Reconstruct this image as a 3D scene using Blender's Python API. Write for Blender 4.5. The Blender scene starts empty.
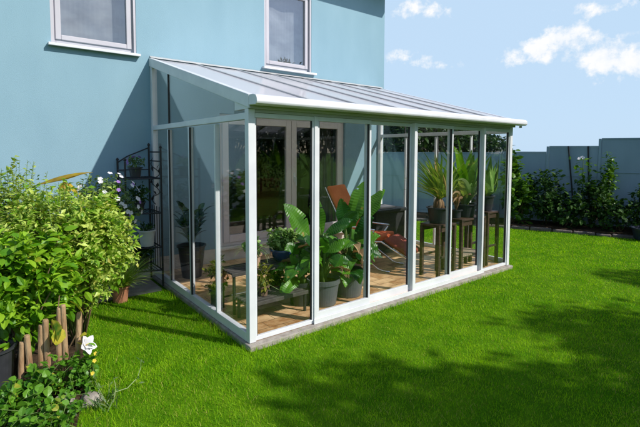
import bpy, bmesh, math, random
import numpy as np
from mathutils import Matrix, Vector
random.seed(7)
RNG = np.random.default_rng(11)
R = math.radians
scene = bpy.context.scene
col = scene.collection

# ------------------------------------------------------------------ camera
cam_d = bpy.data.cameras.new("camera")
cam = bpy.data.objects.new("camera", cam_d)
col.objects.link(cam)
scene.camera = cam
cam_d.sensor_width = 36.0
cam_d.lens = 24.217
cam_d.shift_y = -0.0553
cam_d.clip_start = 0.05
cam_d.clip_end = 3000
YAW, PIT, ROL = 0.66253, 0.06136, 0.0032
fw = Vector((math.sin(YAW) * math.cos(PIT), math.cos(YAW) * math.cos(PIT), -math.sin(PIT)))
rt = Vector((math.cos(YAW), -math.sin(YAW), 0))
up = rt.cross(fw)
rt, up = (math.cos(ROL) * rt + math.sin(ROL) * up, -math.sin(ROL) * rt + math.cos(ROL) * up)
M = Matrix((rt, up, -fw)).transposed().to_4x4()
M.translation = Vector((-1.853, -3.408, 1.752))
cam.matrix_world = M

# ------------------------------------------------------------------ sun and sky
SUN_A, SUN_B = 0.595, 0.95            # light travels (-A, 1, -B)
to_sun = Vector((SUN_A, -1.0, SUN_B)).normalized()
sun_d = bpy.data.lights.new("sun", 'SUN')
sun_d.energy = 4.5
sun_d.angle = R(0.7)
sun_d.color = (1.0, 0.955, 0.88)
sun = bpy.data.objects.new("sun", sun_d)
sun.rotation_euler = to_sun.to_track_quat('Z', 'Y').to_euler()
sun.location = (6, -10, 12)
col.objects.link(sun)

world = bpy.data.worlds.new("World")
scene.world = world
world.use_nodes = True
wn, wl = world.node_tree.nodes, world.node_tree.links
wn.clear()
w_out = wn.new("ShaderNodeOutputWorld")
w_bg = wn.new("ShaderNodeBackground")
w_bg.inputs["Strength"].default_value = 0.15
w_sky = wn.new("ShaderNodeTexSky")
w_sky.sky_type = 'NISHITA'
w_sky.sun_disc = False
w_sky.sun_elevation = math.asin(to_sun.z)
w_sky.sun_rotation = math.atan2(to_sun.x, to_sun.y)
w_sky.air_density = 1.0
w_sky.dust_density = 0.6
w_sky.ozone_density = 3.5
CLOUD_WHITE, HAZE_COL, HAZE_MIX = (6.1, 6.15, 6.25, 1), (3.42, 4.58, 5.85, 1), 0.95


def wmath(op, a, b=None, c=None, clamp=False):
    n = wn.new("ShaderNodeMath")
    n.operation = op
    n.use_clamp = clamp
    for i, v in enumerate((a, b, c)):
        if v is None:
            continue
        if isinstance(v, (int, float)):
            n.inputs[i].default_value = v
        else:
            wl.new(v, n.inputs[i])
    return n.outputs[0]


tc = wn.new("ShaderNodeTexCoord")
sep = wn.new("ShaderNodeSeparateXYZ")
wl.new(tc.outputs["Generated"], sep.inputs[0])
az = wmath('ARCTAN2', sep.outputs[0], sep.outputs[1])
el = wmath('ARCSINE', sep.outputs[2])
comb = wn.new("ShaderNodeCombineXYZ")
wl.new(az, comb.inputs[0])
wl.new(el, comb.inputs[1])
noi = wn.new("ShaderNodeTexNoise")
noi.inputs["Scale"].default_value = 26
noi.inputs["Detail"].default_value = 9
noi.inputs["Roughness"].default_value = 0.62
wl.new(comb.outputs[0], noi.inputs["Vector"])
# cumulus puffs: azimuth, elevation, radii (radians), strength
PUFFS = [(0.87, 0.307, 0.034, 0.017, 0.78), (0.913, 0.299, 0.029, 0.016, 0.80), (0.843, 0.21, 0.030, 0.016, 0.60), (0.904, 0.195, 0.048, 0.015, 0.60),
         (1.081, 0.196, 0.027, 0.018, 0.75), (1.128, 0.206, 0.032, 0.023, .92), (1.163, 0.221, 0.034, 0.026, 1.0), (1.194, 0.221, 0.03, 0.026, .95),
         (1.24, 0.179, 0.031, 0.031, 1.0), (1.271, 0.168, 0.028, 0.025, 1.0), (1.301, 0.168, 0.026, 0.027, 1.0), (1.34, 0.16, 0.04, 0.02, .8),
         (1.228, 0.27, 0.066, 0.016, 0.62), (1.178, 0.287, 0.033, 0.01, 0.4)]
mask = None
for (a, e, ra, re, st) in PUFFS:
    dx = wmath('DIVIDE', wmath('SUBTRACT', az, a), ra)
    dy = wmath('DIVIDE', wmath('SUBTRACT', el, e), re)
    d2 = wmath('ADD', wmath('MULTIPLY', dx, dx), wmath('MULTIPLY', dy, dy))
    m = wmath('MULTIPLY', wmath('EXPONENT', wmath('MULTIPLY', d2, -0.5)), st)
    mask = m if mask is None else wmath('MAXIMUM', mask, m)
# scattered cloud over the rest of the sky, mainly behind the photographer
noi2 = wn.new("ShaderNodeTexNoise")
noi2.inputs["Scale"].default_value = 3.2
noi2.inputs["Detail"].default_value = 8
wl.new(tc.outputs["Generated"], noi2.inputs["Vector"])
behind = wmath('MULTIPLY', wmath('MULTIPLY_ADD', sep.outputs[1], -2.0, 0.1, clamp=True), 0.55)
far_cl = wmath('MULTIPLY', wmath('MULTIPLY_ADD', noi2.outputs[0], 5.0, -2.5, clamp=True), behind)
puff = wmath('MULTIPLY_ADD', wmath('ADD', wmath('MULTIPLY', wmath('SUBTRACT', noi.outputs[0], 0.5), 2.1), mask), 2.4, -1.02, clamp=True)
puff = wmath('MULTIPLY', puff, wmath('MULTIPLY', mask, 2.2, clamp=True))
dens = wmath('MAXIMUM', puff, far_cl)
hz = wn.new("ShaderNodeMixRGB")
# pale summer haze low in the sky on the far side of the garden
hz_low = wmath('MULTIPLY_ADD', sep.outputs[2], -2.2, 1.75, clamp=True)
hz_dir = wmath('MULTIPLY_ADD', wmath('ADD', wmath('MULTIPLY', sep.outputs[0], 0.80), wmath('MULTIPLY', sep.outputs[1], 0.60)), 2.4, -0.35, clamp=True)
wl.new(wmath('MULTIPLY', wmath('MULTIPLY', hz_low, hz_dir), HAZE_MIX), hz.inputs[0])
hz.inputs[2].default_value = HAZE_COL
wl.new(w_sky.outputs[0], hz.inputs[1])
mx = wn.new("ShaderNodeMixRGB")
mx.inputs[2].default_value = CLOUD_WHITE
shade = wn.new("ShaderNodeMixRGB")
shade.inputs[1].default_value = (4.7, 5.3, 6.0, 1)
shade.inputs[2].default_value = CLOUD_WHITE
wl.new(wmath('MULTIPLY_ADD', wmath('SUBTRACT', noi.outputs[0], 0.5), 3.0, 0.75, clamp=True), shade.inputs[0])
wl.new(shade.outputs[0], mx.inputs[2])
wl.new(dens, mx.inputs[0])
wl.new(hz.outputs[0], mx.inputs[1])
wl.new(mx.outputs[0], w_bg.inputs["Color"])
wl.new(w_bg.outputs[0], w_out.inputs["Surface"])

vs = scene.view_settings
vs.view_transform = 'Standard'
vs.look = 'None'
vs.exposure = 0.12
vs.gamma = 1.0
vs.use_curve_mapping = False
scene.cycles.max_bounces = 10
scene.cycles.transparent_max_bounces = 40
scene.cycles.caustics_reflective = False
scene.cycles.caustics_refractive = False
scene.cycles.sample_clamp_indirect = 6.0
scene.cycles.use_denoising = True


# ------------------------------------------------------------------ materials
def new_mat(name):
    m = bpy.data.materials.new(name)
    m.use_nodes = True
    nt = m.node_tree
    nt.nodes.clear()
    return m, nt.nodes, nt.links


def noise_col(n, l, c1, c2, scale, detail=5, stretch=(1, 1, 1), lo=0.35, hi=0.65, rand=0.0):
    tcn = n.new("ShaderNodeTexCoord")
    mp = n.new("ShaderNodeMapping")
    mp.inputs["Scale"].default_value = stretch
    l.new(tcn.outputs["Object"], mp.inputs[0])
    nz = n.new("ShaderNodeTexNoise")
    nz.inputs["Scale"].default_value = scale
    nz.inputs["Detail"].default_value = detail
    l.new(mp.outputs[0], nz.inputs["Vector"])
    fac = nz.outputs[0]
    if rand:
        gi = n.new("ShaderNodeNewGeometry")
        mm = n.new("ShaderNodeMath")
        mm.operation = 'MULTIPLY_ADD'
        l.new(gi.outputs["Random Per Island"], mm.inputs[0])
        mm.inputs[1].default_value = rand
        l.new(fac, mm.inputs[2])
        sb = n.new("ShaderNodeMath")
        sb.operation = 'SUBTRACT'
        l.new(mm.outputs[0], sb.inputs[0])
        sb.inputs[1].default_value = rand / 2
        fac = sb.outputs[0]
    cr = n.new("ShaderNodeValToRGB")
    cr.color_ramp.elements[0].position = lo
    cr.color_ramp.elements[0].color = (*c1, 1)
    cr.color_ramp.elements[1].position = hi
    cr.color_ramp.elements[1].color = (*c2, 1)
    l.new(fac, cr.inputs[0])
    return cr.outputs[0], nz.outputs[0], mp.outputs[0]


def mat(name, c1, c2=None, scale=8, rough=0.5, metal=0.0, bump=0.0, bscale=None, spec=0.5, stretch=(1, 1, 1),
        rand=0.0, lo=0.35, hi=0.65, coat=0.0, bdist=0.01):
    m, n, l = new_mat(name)
    out = n.new("ShaderNodeOutputMaterial")
    p = n.new("ShaderNodeBsdfPrincipled")
    c2 = c2 or tuple(min(1, x * 1.12) for x in c1)
    c, f, vec = noise_col(n, l, c1, c2, scale, stretch=stretch, rand=rand, lo=lo, hi=hi)
    l.new(c, p.inputs["Base Color"])
    p.inputs["Roughness"].default_value = rough
    p.inputs["Metallic"].default_value = metal
    p.inputs["Specular IOR Level"].default_value = spec
    p.inputs["Coat Weight"].default_value = coat
    if bump:
        nb = n.new("ShaderNodeTexNoise")
        nb.inputs["Scale"].default_value = bscale or scale * 4
        nb.inputs["Detail"].default_value = 6
        l.new(vec, nb.inputs["Vector"])
        b = n.new("ShaderNodeBump")
        b.inputs["Strength"].default_value = bump
        b.inputs["Distance"].default_value = bdist
        l.new(nb.outputs[0], b.inputs["Height"])
        l.new(b.outputs[0], p.inputs["Normal"])
    l.new(p.outputs[0], out.inputs[0])
    return m


def leaf_mat(name, c1, c2, trans=0.35, rough=0.42, rand=0.9, scale=3.0, spec=0.4, tcol=None, lo=0.2, hi=0.8, odd=None, blot=None):
    m, n, l = new_mat(name)
    out = n.new("ShaderNodeOutputMaterial")
    p = n.new("ShaderNodeBsdfPrincipled")
    c, f, vec = noise_col(n, l, c1, c2, scale, rand=rand, lo=lo, hi=hi)
    for kind, q in (('odd', odd), ('blot', blot)):
        if not q:
            continue
        if kind == 'odd':
            src = n.new("ShaderNodeMath")
            src.operation = 'FRACT'
            gi2 = n.new("ShaderNodeNewGeometry")
            ml = n.new("ShaderNodeMath")
            ml.operation = 'MULTIPLY'
            ml.inputs[1].default_value = 37.7
            l.new(gi2.outputs["Random Per Island"], ml.inputs[0])
            l.new(ml.outputs[0], src.inputs[0])
            val = src.outputs[0]
        else:
            nb = n.new("ShaderNodeTexNoise")
            nb.inputs["Scale"].default_value = 11
            nb.inputs["Detail"].default_value = 4
            l.new(vec, nb.inputs["Vector"])
            val = nb.outputs[0]
        th = n.new("ShaderNodeMath")
        th.operation = 'MULTIPLY_ADD'
        th.use_clamp = True
        th.inputs[1].default_value = 14
        th.inputs[2].default_value = -14 * q[1]
        l.new(val, th.inputs[0])
        mo = n.new("ShaderNodeMixRGB")
        mo.inputs[2].default_value = (*q[0], 1)
        l.new(th.outputs[0], mo.inputs[0])
        l.new(c, mo.inputs[1])
        c = mo.outputs[0]
    l.new(c, p.inputs["Base Color"])
    p.inputs["Roughness"].default_value = rough
    p.inputs["Specular IOR Level"].default_value = spec
    t = n.new("ShaderNodeBsdfTranslucent")
    h = n.new("ShaderNodeMixRGB")
    h.blend_type = 'MULTIPLY'
    h.inputs[0].default_value = 1.0
    l.new(c, h.inputs[1])
    h.inputs[2].default_value = (*(tcol or (1.35, 1.3, 0.5)), 1)
    l.new(h.outputs[0], t.inputs[0])
    mxs = n.new("ShaderNodeMixShader")
    mxs.inputs[0].default_value = trans
    l.new(p.outputs[0], mxs.inputs[1])
    l.new(t.outputs[0], mxs.inputs[2])
    l.new(mxs.outputs[0], out.inputs[0])
    return m


def glass_mat(name, tint=(0.985, 0.992, 0.99), r0=0.04, gain=1.0):
    """thin clear sheet: Schlick reflectance at each face, the rest goes straight through"""
    m, n, l = new_mat(name)
    out = n.new("ShaderNodeOutputMaterial")
    g = n.new("ShaderNodeNewGeometry")
    d = n.new("ShaderNodeVectorMath")
    d.operation = 'DOT_PRODUCT'
    l.new(g.outputs["Normal"], d.inputs[0])
    l.new(g.outputs["Incoming"], d.inputs[1])

    def mth(op, a, b=None):
        k = n.new("ShaderNodeMath")
        k.operation = op
        k.use_clamp = op not in ('POWER',)
        for i, v in enumerate((a, b)):
            if v is None:
                continue
            if isinstance(v, (int, float)):
                k.inputs[i].default_value = v
            else:
                l.new(v, k.inputs[i])
        return k.outputs[0]
    ab = n.new("ShaderNodeMath")
    ab.operation = 'ABSOLUTE'
    l.new(d.outputs["Value"], ab.inputs[0])
    om = mth('SUBTRACT', 1.0, ab.outputs[0])
    p5 = mth('POWER', om, 5.0)
    fr = mth('ADD', mth('MULTIPLY', p5, (1 - r0) * gain), r0)
    tr = n.new("ShaderNodeBsdfTransparent")
    tr.inputs[0].default_value = (*tint, 1)
    gl = n.new("ShaderNodeBsdfGlossy")
    gl.inputs["Roughness"].default_value = 0.0
    gl.inputs["Color"].default_value = (0.95, 0.97, 1, 1)
    mxs = n.new("ShaderNodeMixShader")
    l.new(fr, mxs.inputs[0])
    l.new(tr.outputs[0], mxs.inputs[1])
    l.new(gl.outputs[0], mxs.inputs[2])
    l.new(mxs.outputs[0], out.inputs[0])
    return m


def roof_sheet_mat():
    m, n, l = new_mat("polycarbonate")
    out = n.new("ShaderNodeOutputMaterial")
    p = n.new("ShaderNodeBsdfPrincipled")
    p.inputs["Base Color"].default_value = (0.93, 0.92, 0.99, 1)
    p.inputs["Roughness"].default_value = 0.12
    p.inputs["Specular IOR Level"].default_value = 0.7
    t = n.new("ShaderNodeBsdfTranslucent")
    t.inputs[0].default_value = (0.97, 0.97, 0.97, 1)
    mxs = n.new("ShaderNodeMixShader")
    mxs.inputs[0].default_value = 0.47
    l.new(p.outputs[0], mxs.inputs[1])
    l.new(t.outputs[0], mxs.inputs[2])
    l.new(mxs.outputs[0], out.inputs[0])
    return m


def tile_mat():
    m, n, l = new_mat("floor_tile")
    out = n.new("ShaderNodeOutputMaterial")
    p = n.new("ShaderNodeBsdfPrincipled")
    tcn = n.new("ShaderNodeTexCoord")
    br = n.new("ShaderNodeTexBrick")
    br.inputs["Scale"].default_value = 1.0
    br.inputs["Brick Width"].default_value = 0.31
    br.inputs["Row Height"].default_value = 0.155
    br.inputs["Mortar Size"].default_value = 0.004
    br.inputs["Color1"].default_value = (0.0, 0.0, 0.0, 1)
    br.inputs["Color2"].default_value = (1, 1, 1, 1)
    br.inputs["Mortar"].default_value = (0.5, 0.5, 0.5, 1)
    l.new(tcn.outputs["Object"], br.inputs["Vector"])
    mp = n.new("ShaderNodeMapping")
    mp.inputs["Scale"].default_value = (2.2, 3.2, 1)
    l.new(tcn.outputs["Object"], mp.inputs[0])
    nz = n.new("ShaderNodeTexNoise")
    nz.inputs["Scale"].default_value = 3.5
    nz.inputs["Detail"].default_value = 7
    nz.inputs["Roughness"].default_value = 0.65
    l.new(mp.outputs[0], nz.inputs["Vector"])
    ad = n.new("ShaderNodeMixRGB")
    ad.inputs[0].default_value = 0.24
    l.new(nz.outputs[0], ad.inputs[1])
    l.new(br.outputs["Color"], ad.inputs[2])
    cr = n.new("ShaderNodeValToRGB")
    cr.color_ramp.elements[0].position = 0.30
    cr.color_ramp.elements[0].color = (0.36, 0.16, 0.06, 1)
    cr.color_ramp.elements[1].position = 0.64
    cr.color_ramp.elements[1].color = (0.82, 0.55, 0.30, 1)
    l.new(ad.outputs[0], cr.inputs[0])
    mo = n.new("ShaderNodeMixRGB")
    mo.inputs[2].default_value = (0.16, 0.09, 0.05, 1)
    l.new(br.outputs["Fac"], mo.inputs[0])
    l.new(cr.outputs[0], mo.inputs[1])
    l.new(mo.outputs[0], p.inputs["Base Color"])
    p.inputs["Roughness"].default_value = 0.38
    l.new(p.outputs[0], out.inputs[0])
    return m


MT = {}
MT['wall'] = mat("blue_render", (0.230, 0.368, 0.445), (0.264, 0.410, 0.488), scale=1.1, rough=0.9, bump=0.4, bscale=110, spec=0.12, stretch=(1.6, 1, .7), lo=.3, hi=.7, bdist=0.006)
MT['plinth_paint'] = mat("plinth_paint", (0.66, 0.62, 0.57), rough=0.85, bump=0.2, bscale=60)
MT['alu_white'] = mat("white_aluminium", (0.66, 0.67, 0.70), (0.73, 0.74, 0.76), scale=5, rough=0.36, spec=0.5)
MT['alu_grey'] = mat("aluminium_grey", (0.42, 0.42, 0.42), (0.48, 0.48, 0.48), scale=3, rough=0.4)
MT['gasket'] = mat("rubber_gasket", (0.02, 0.02, 0.022), rough=0.6)
MT['frame_lilac'] = mat("window_plastic", (0.47, 0.45, 0.49), (0.52, 0.50, 0.54), scale=2, rough=0.35)
MT['frame_taupe'] = mat("door_plastic", (0.66, 0.60, 0.60), (0.70, 0.64, 0.64), scale=2, rough=0.38)
MT['glass'] = glass_mat("clear_glass")
MT['win_glass'] = glass_mat("window_glass", tint=(0.80, 0.82, 0.83), r0=0.14)
MT['door_glass'] = glass_mat("door_glass", tint=(0.74, 0.76, 0.77), r0=0.055)
MT['roof_sheet'] = roof_sheet_mat()
MT['tile'] = tile_mat()
MT['concrete'] = mat("concrete", (0.27, 0.235, 0.20), (0.38, 0.34, 0.30), scale=14, rough=0.9, bump=0.5, bscale=60)
MT['paving'] = mat("paving_slab", (0.26, 0.235, 0.20), (0.34, 0.31, 0.27), scale=9, rough=0.9, bump=0.5, bscale=70)
MT['soil'] = mat("soil", (0.035, 0.022, 0.013), (0.075, 0.05, 0.03), scale=18, rough=1.0, bump=1.0, bscale=40, spec=0.1)
MT['lawn_ground'] = mat("lawn_ground", (0.055, 0.15, 0.003), (0.10, 0.21, 0.006), scale=5, rough=1.0, bump=1.0, bscale=80, spec=0.05)
MT['grass'] = leaf_mat("grass_blade", (0.115, 0.350, 0.002), (0.38, 0.62, 0.012), trans=0.46, rough=0.55, rand=0.5, scale=2.6, spec=0.2,
                       tcol=(1.25, 1.25, 0.4), lo=0.28, hi=0.72)
MT['straw_grass'] = leaf_mat("straw_blade", (0.34, 0.36, 0.03), (0.62, 0.55, 0.14), trans=0.4, rough=0.7, rand=0.6, tcol=(1.1, 1.1, 0.5))
MT['curtain'] = mat("net_curtain", (0.30, 0.295, 0.31), (0.62, 0.61, 0.63), scale=3.2, stretch=(1, 1, 1.6), lo=.3, hi=.72, rough=0.9)
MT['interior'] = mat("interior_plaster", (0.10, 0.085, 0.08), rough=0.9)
MT['roof_tile'] = mat("roof_tile", (0.16, 0.07, 0.05), (0.22, 0.10, 0.07), scale=20, rough=0.8, bump=0.6)
MT['soffit'] = mat("soffit_board", (0.6, 0.6, 0.6), rough=0.6)
MT['fence'] = mat("fence_board", (0.27, 0.36, 0.44), (0.35, 0.45, 0.53), scale=1.4, rough=0.8, bump=0.2, bscale=30, stretch=(1, 1, 0.4))
MT['fence_post'] = mat("fence_post", (0.07, 0.08, 0.09), rough=0.7)
MT['black_metal'] = mat("black_iron", (0.012, 0.012, 0.014), (0.022, 0.021, 0.022), scale=30, rough=0.5, spec=0.4)
MT['bench_metal'] = mat("dark_bench_slat", (0.045, 0.040, 0.036), (0.085, 0.075, 0.068), scale=14, rough=0.6)
MT['terracotta'] = mat("terracotta", (0.40, 0.15, 0.075), (0.50, 0.22, 0.12), scale=12, rough=0.85, bump=0.2)
MT['terra_pale'] = mat("pale_terracotta", (0.46, 0.27, 0.18), (0.56, 0.36, 0.26), scale=12, rough=0.9, bump=0.2)
MT['blue_glaze'] = mat("blue_glaze", (0.012, 0.025, 0.13), (0.02, 0.045, 0.2), scale=8, rough=0.12, spec=0.6, coat=0.5)
MT['grey_tub'] = mat("grey_plastic_tub", (0.085, 0.092, 0.10), (0.12, 0.128, 0.135), scale=5, rough=0.5)
MT['black_pot'] = mat("black_plastic_pot", (0.022, 0.024, 0.028), (0.04, 0.042, 0.047), scale=6, rough=0.45)
MT['brown_pot'] = mat("brown_pot", (0.16, 0.10, 0.06), rough=0.8)
MT['white_pot'] = mat("white_pot", (0.62, 0.62, 0.60), rough=0.5)
MT['dark_wood'] = mat("dark_wood", (0.040, 0.021, 0.015), (0.085, 0.046, 0.030), scale=5, rough=0.55, stretch=(1, 1, 6), bump=0.2)
MT['grey_wood'] = mat("weathered_slat", (0.30, 0.22, 0.15), (0.44, 0.34, 0.25), scale=9, rough=0.7)
MT['cushion'] = mat("rust_cushion", (0.56, 0.100, 0.030), (0.66, 0.145, 0.05), scale=5, rough=0.9, bump=0.4, bscale=200)
MT['cushion_dark'] = mat("dark_rust_cushion", (0.24, 0.045, 0.03), (0.30, 0.065, 0.04), scale=5, rough=0.9, bump=0.4, bscale=200)
MT['chrome'] = mat("chrome_tube", (0.65, 0.65, 0.66), rough=0.15, metal=1.0)
MT['wicker'] = mat("black_weave", (0.008, 0.009, 0.011), (0.02, 0.021, 0.024), scale=50, rough=0.6, bump=0.6, bscale=120)
MT['paper'] = mat("pale_box", (0.6, 0.52, 0.50), rough=0.7)
MT['stake'] = mat("weathered_stake", (0.24, 0.13, 0.06), (0.46, 0.31, 0.17), scale=9, rough=0.85, stretch=(3, 3, 0.6), bump=0.6, bscale=25, rand=0.5)
MT['rock'] = mat("rock", (0.17, 0.145, 0.12), (0.38, 0.34, 0.29), scale=7, rough=0.95, bump=1.0, bscale=22)
MT['kerb'] = mat("border_stone", (0.09, 0.07, 0.062), (0.17, 0.14, 0.125), scale=6, rough=0.9, bump=0.7, bscale=30)
MT['dark_tub'] = mat("dark_blue_tub", (0.012, 0.018, 0.034), (0.02, 0.028, 0.05), scale=4, rough=0.4)
MT['bark'] = mat("bark", (0.07, 0.05, 0.035), (0.14, 0.10, 0.07), scale=12, rough=0.95, bump=0.9, stretch=(1, 1, 0.3))
MT['stem_green'] = mat("green_stem", (0.07, 0.13, 0.02), (0.12, 0.19, 0.035), scale=8, rough=0.6)
MT['stem_brown'] = mat("woody_stem", (0.10, 0.065, 0.03), (0.17, 0.11, 0.055), scale=8, rough=0.8)
MT['dry'] = leaf_mat("dried_leaf", (0.22, 0.12, 0.05), (0.50, 0.34, 0.19), trans=0.25, rough=0.8, tcol=(1.2, 1.0, 0.6))
MT['yellow_leaf'] = leaf_mat("withered_yellow_leaf", (0.20, 0.095, 0.012), (0.62, 0.46, 0.03), trans=0.35, rough=0.6, tcol=(1.1, 1.0, 0.5), scale=9, rand=0.4)
MT['lime_leaf'] = leaf_mat("lime_leaf", (0.15, 0.32, 0.012), (0.56, 0.66, 0.14), trans=0.32, odd=((0.55, 0.48, 0.10), 0.93))
MT['shrub_leaf'] = leaf_mat("broad_leaf", (0.09, 0.25, 0.006), (0.28, 0.48, 0.025), trans=0.32, rough=0.38, odd=((0.42, 0.36, 0.04), 0.95), blot=((0.30, 0.40, 0.03), 0.64))
MT['sprig_leaf'] = leaf_mat("pale_sprig_leaf", (0.15, 0.27, 0.02), (0.40, 0.48, 0.10), trans=0.3)
MT['petunia_leaf'] = leaf_mat("grey_green_leaf", (0.06, 0.14, 0.03), (0.19, 0.27, 0.10), trans=0.3)
MT['vine_leaf'] = leaf_mat("vine_leaf", (0.045, 0.16, 0.008), (0.15, 0.34, 0.025), trans=0.3, rough=0.4, odd=((0.45, 0.42, 0.05), 0.95))
MT['strap_leaf'] = leaf_mat("strap_leaf", (0.06, 0.20, 0.006), (0.20, 0.42, 0.02), trans=0.35, blot=((0.40, 0.42, 0.06), 0.66))
MT['banana_leaf'] = leaf_mat("banana_leaf", (0.014, 0.085, 0.010), (0.12, 0.32, 0.02), trans=0.28, rough=0.36, rand=0.8, scale=4, spec=0.45, blot=((0.34, 0.27, 0.05), 0.67))
MT['pale_leaf'] = leaf_mat("pale_strap_leaf", (0.18, 0.30, 0.08), (0.50, 0.56, 0.28), trans=0.3)
MT['yucca_leaf'] = leaf_mat("yucca_leaf", (0.10, 0.21, 0.01), (0.36, 0.45, 0.06), trans=0.3, odd=((0.42, 0.28, 0.10), 0.88))
MT['rubber_leaf'] = leaf_mat("dark_glossy_leaf", (0.010, 0.045, 0.008), (0.035, 0.11, 0.015), trans=0.15, rough=0.25, spec=0.6)
MT['succulent_leaf'] = leaf_mat("succulent_leaf", (0.11, 0.24, 0.04), (0.30, 0.45, 0.12), trans=0.15, rough=0.4)
MT['olive_leaf'] = leaf_mat("olive_leaf", (0.08, 0.12, 0.01), (0.24, 0.24, 0.03), trans=0.3)
MT['climber_leaf'] = leaf_mat("climber_leaf", (0.03, 0.10, 0.006), (0.13, 0.27, 0.02), trans=0.3)
MT['dark_leaf'] = leaf_mat("dark_hedge_leaf", (0.014, 0.048, 0.008), (0.048, 0.115, 0.016), trans=0.2, rough=0.65, spec=0.2)
MT['tree_leaf'] = leaf_mat("tree_leaf", (0.014, 0.045, 0.008), (0.045, 0.10, 0.016), trans=0.25)
MT['petal_white'] = leaf_mat("white_petal", (0.74, 0.72, 0.76), (0.84, 0.82, 0.85), trans=0.25, rough=0.6, tcol=(1, 1, 1))
MT['petal_purple'] = leaf_mat("purple_petal", (0.26, 0.11, 0.42), (0.36, 0.2, 0.55), trans=0.25, rough=0.6, tcol=(1, 1, 1))
MT['petal_yellow'] = leaf_mat("yellow_petal", (0.6, 0.42, 0.02), (0.75, 0.6, 0.05), trans=0.25, rough=0.6, tcol=(1, 1, 0.6))
MT['stamen'] = mat("stamen", (0.7, 0.55, 0.12), rough=0.7)

# ------------------------------------------------------------------ mesh helpers
ROOT = {}


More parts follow.
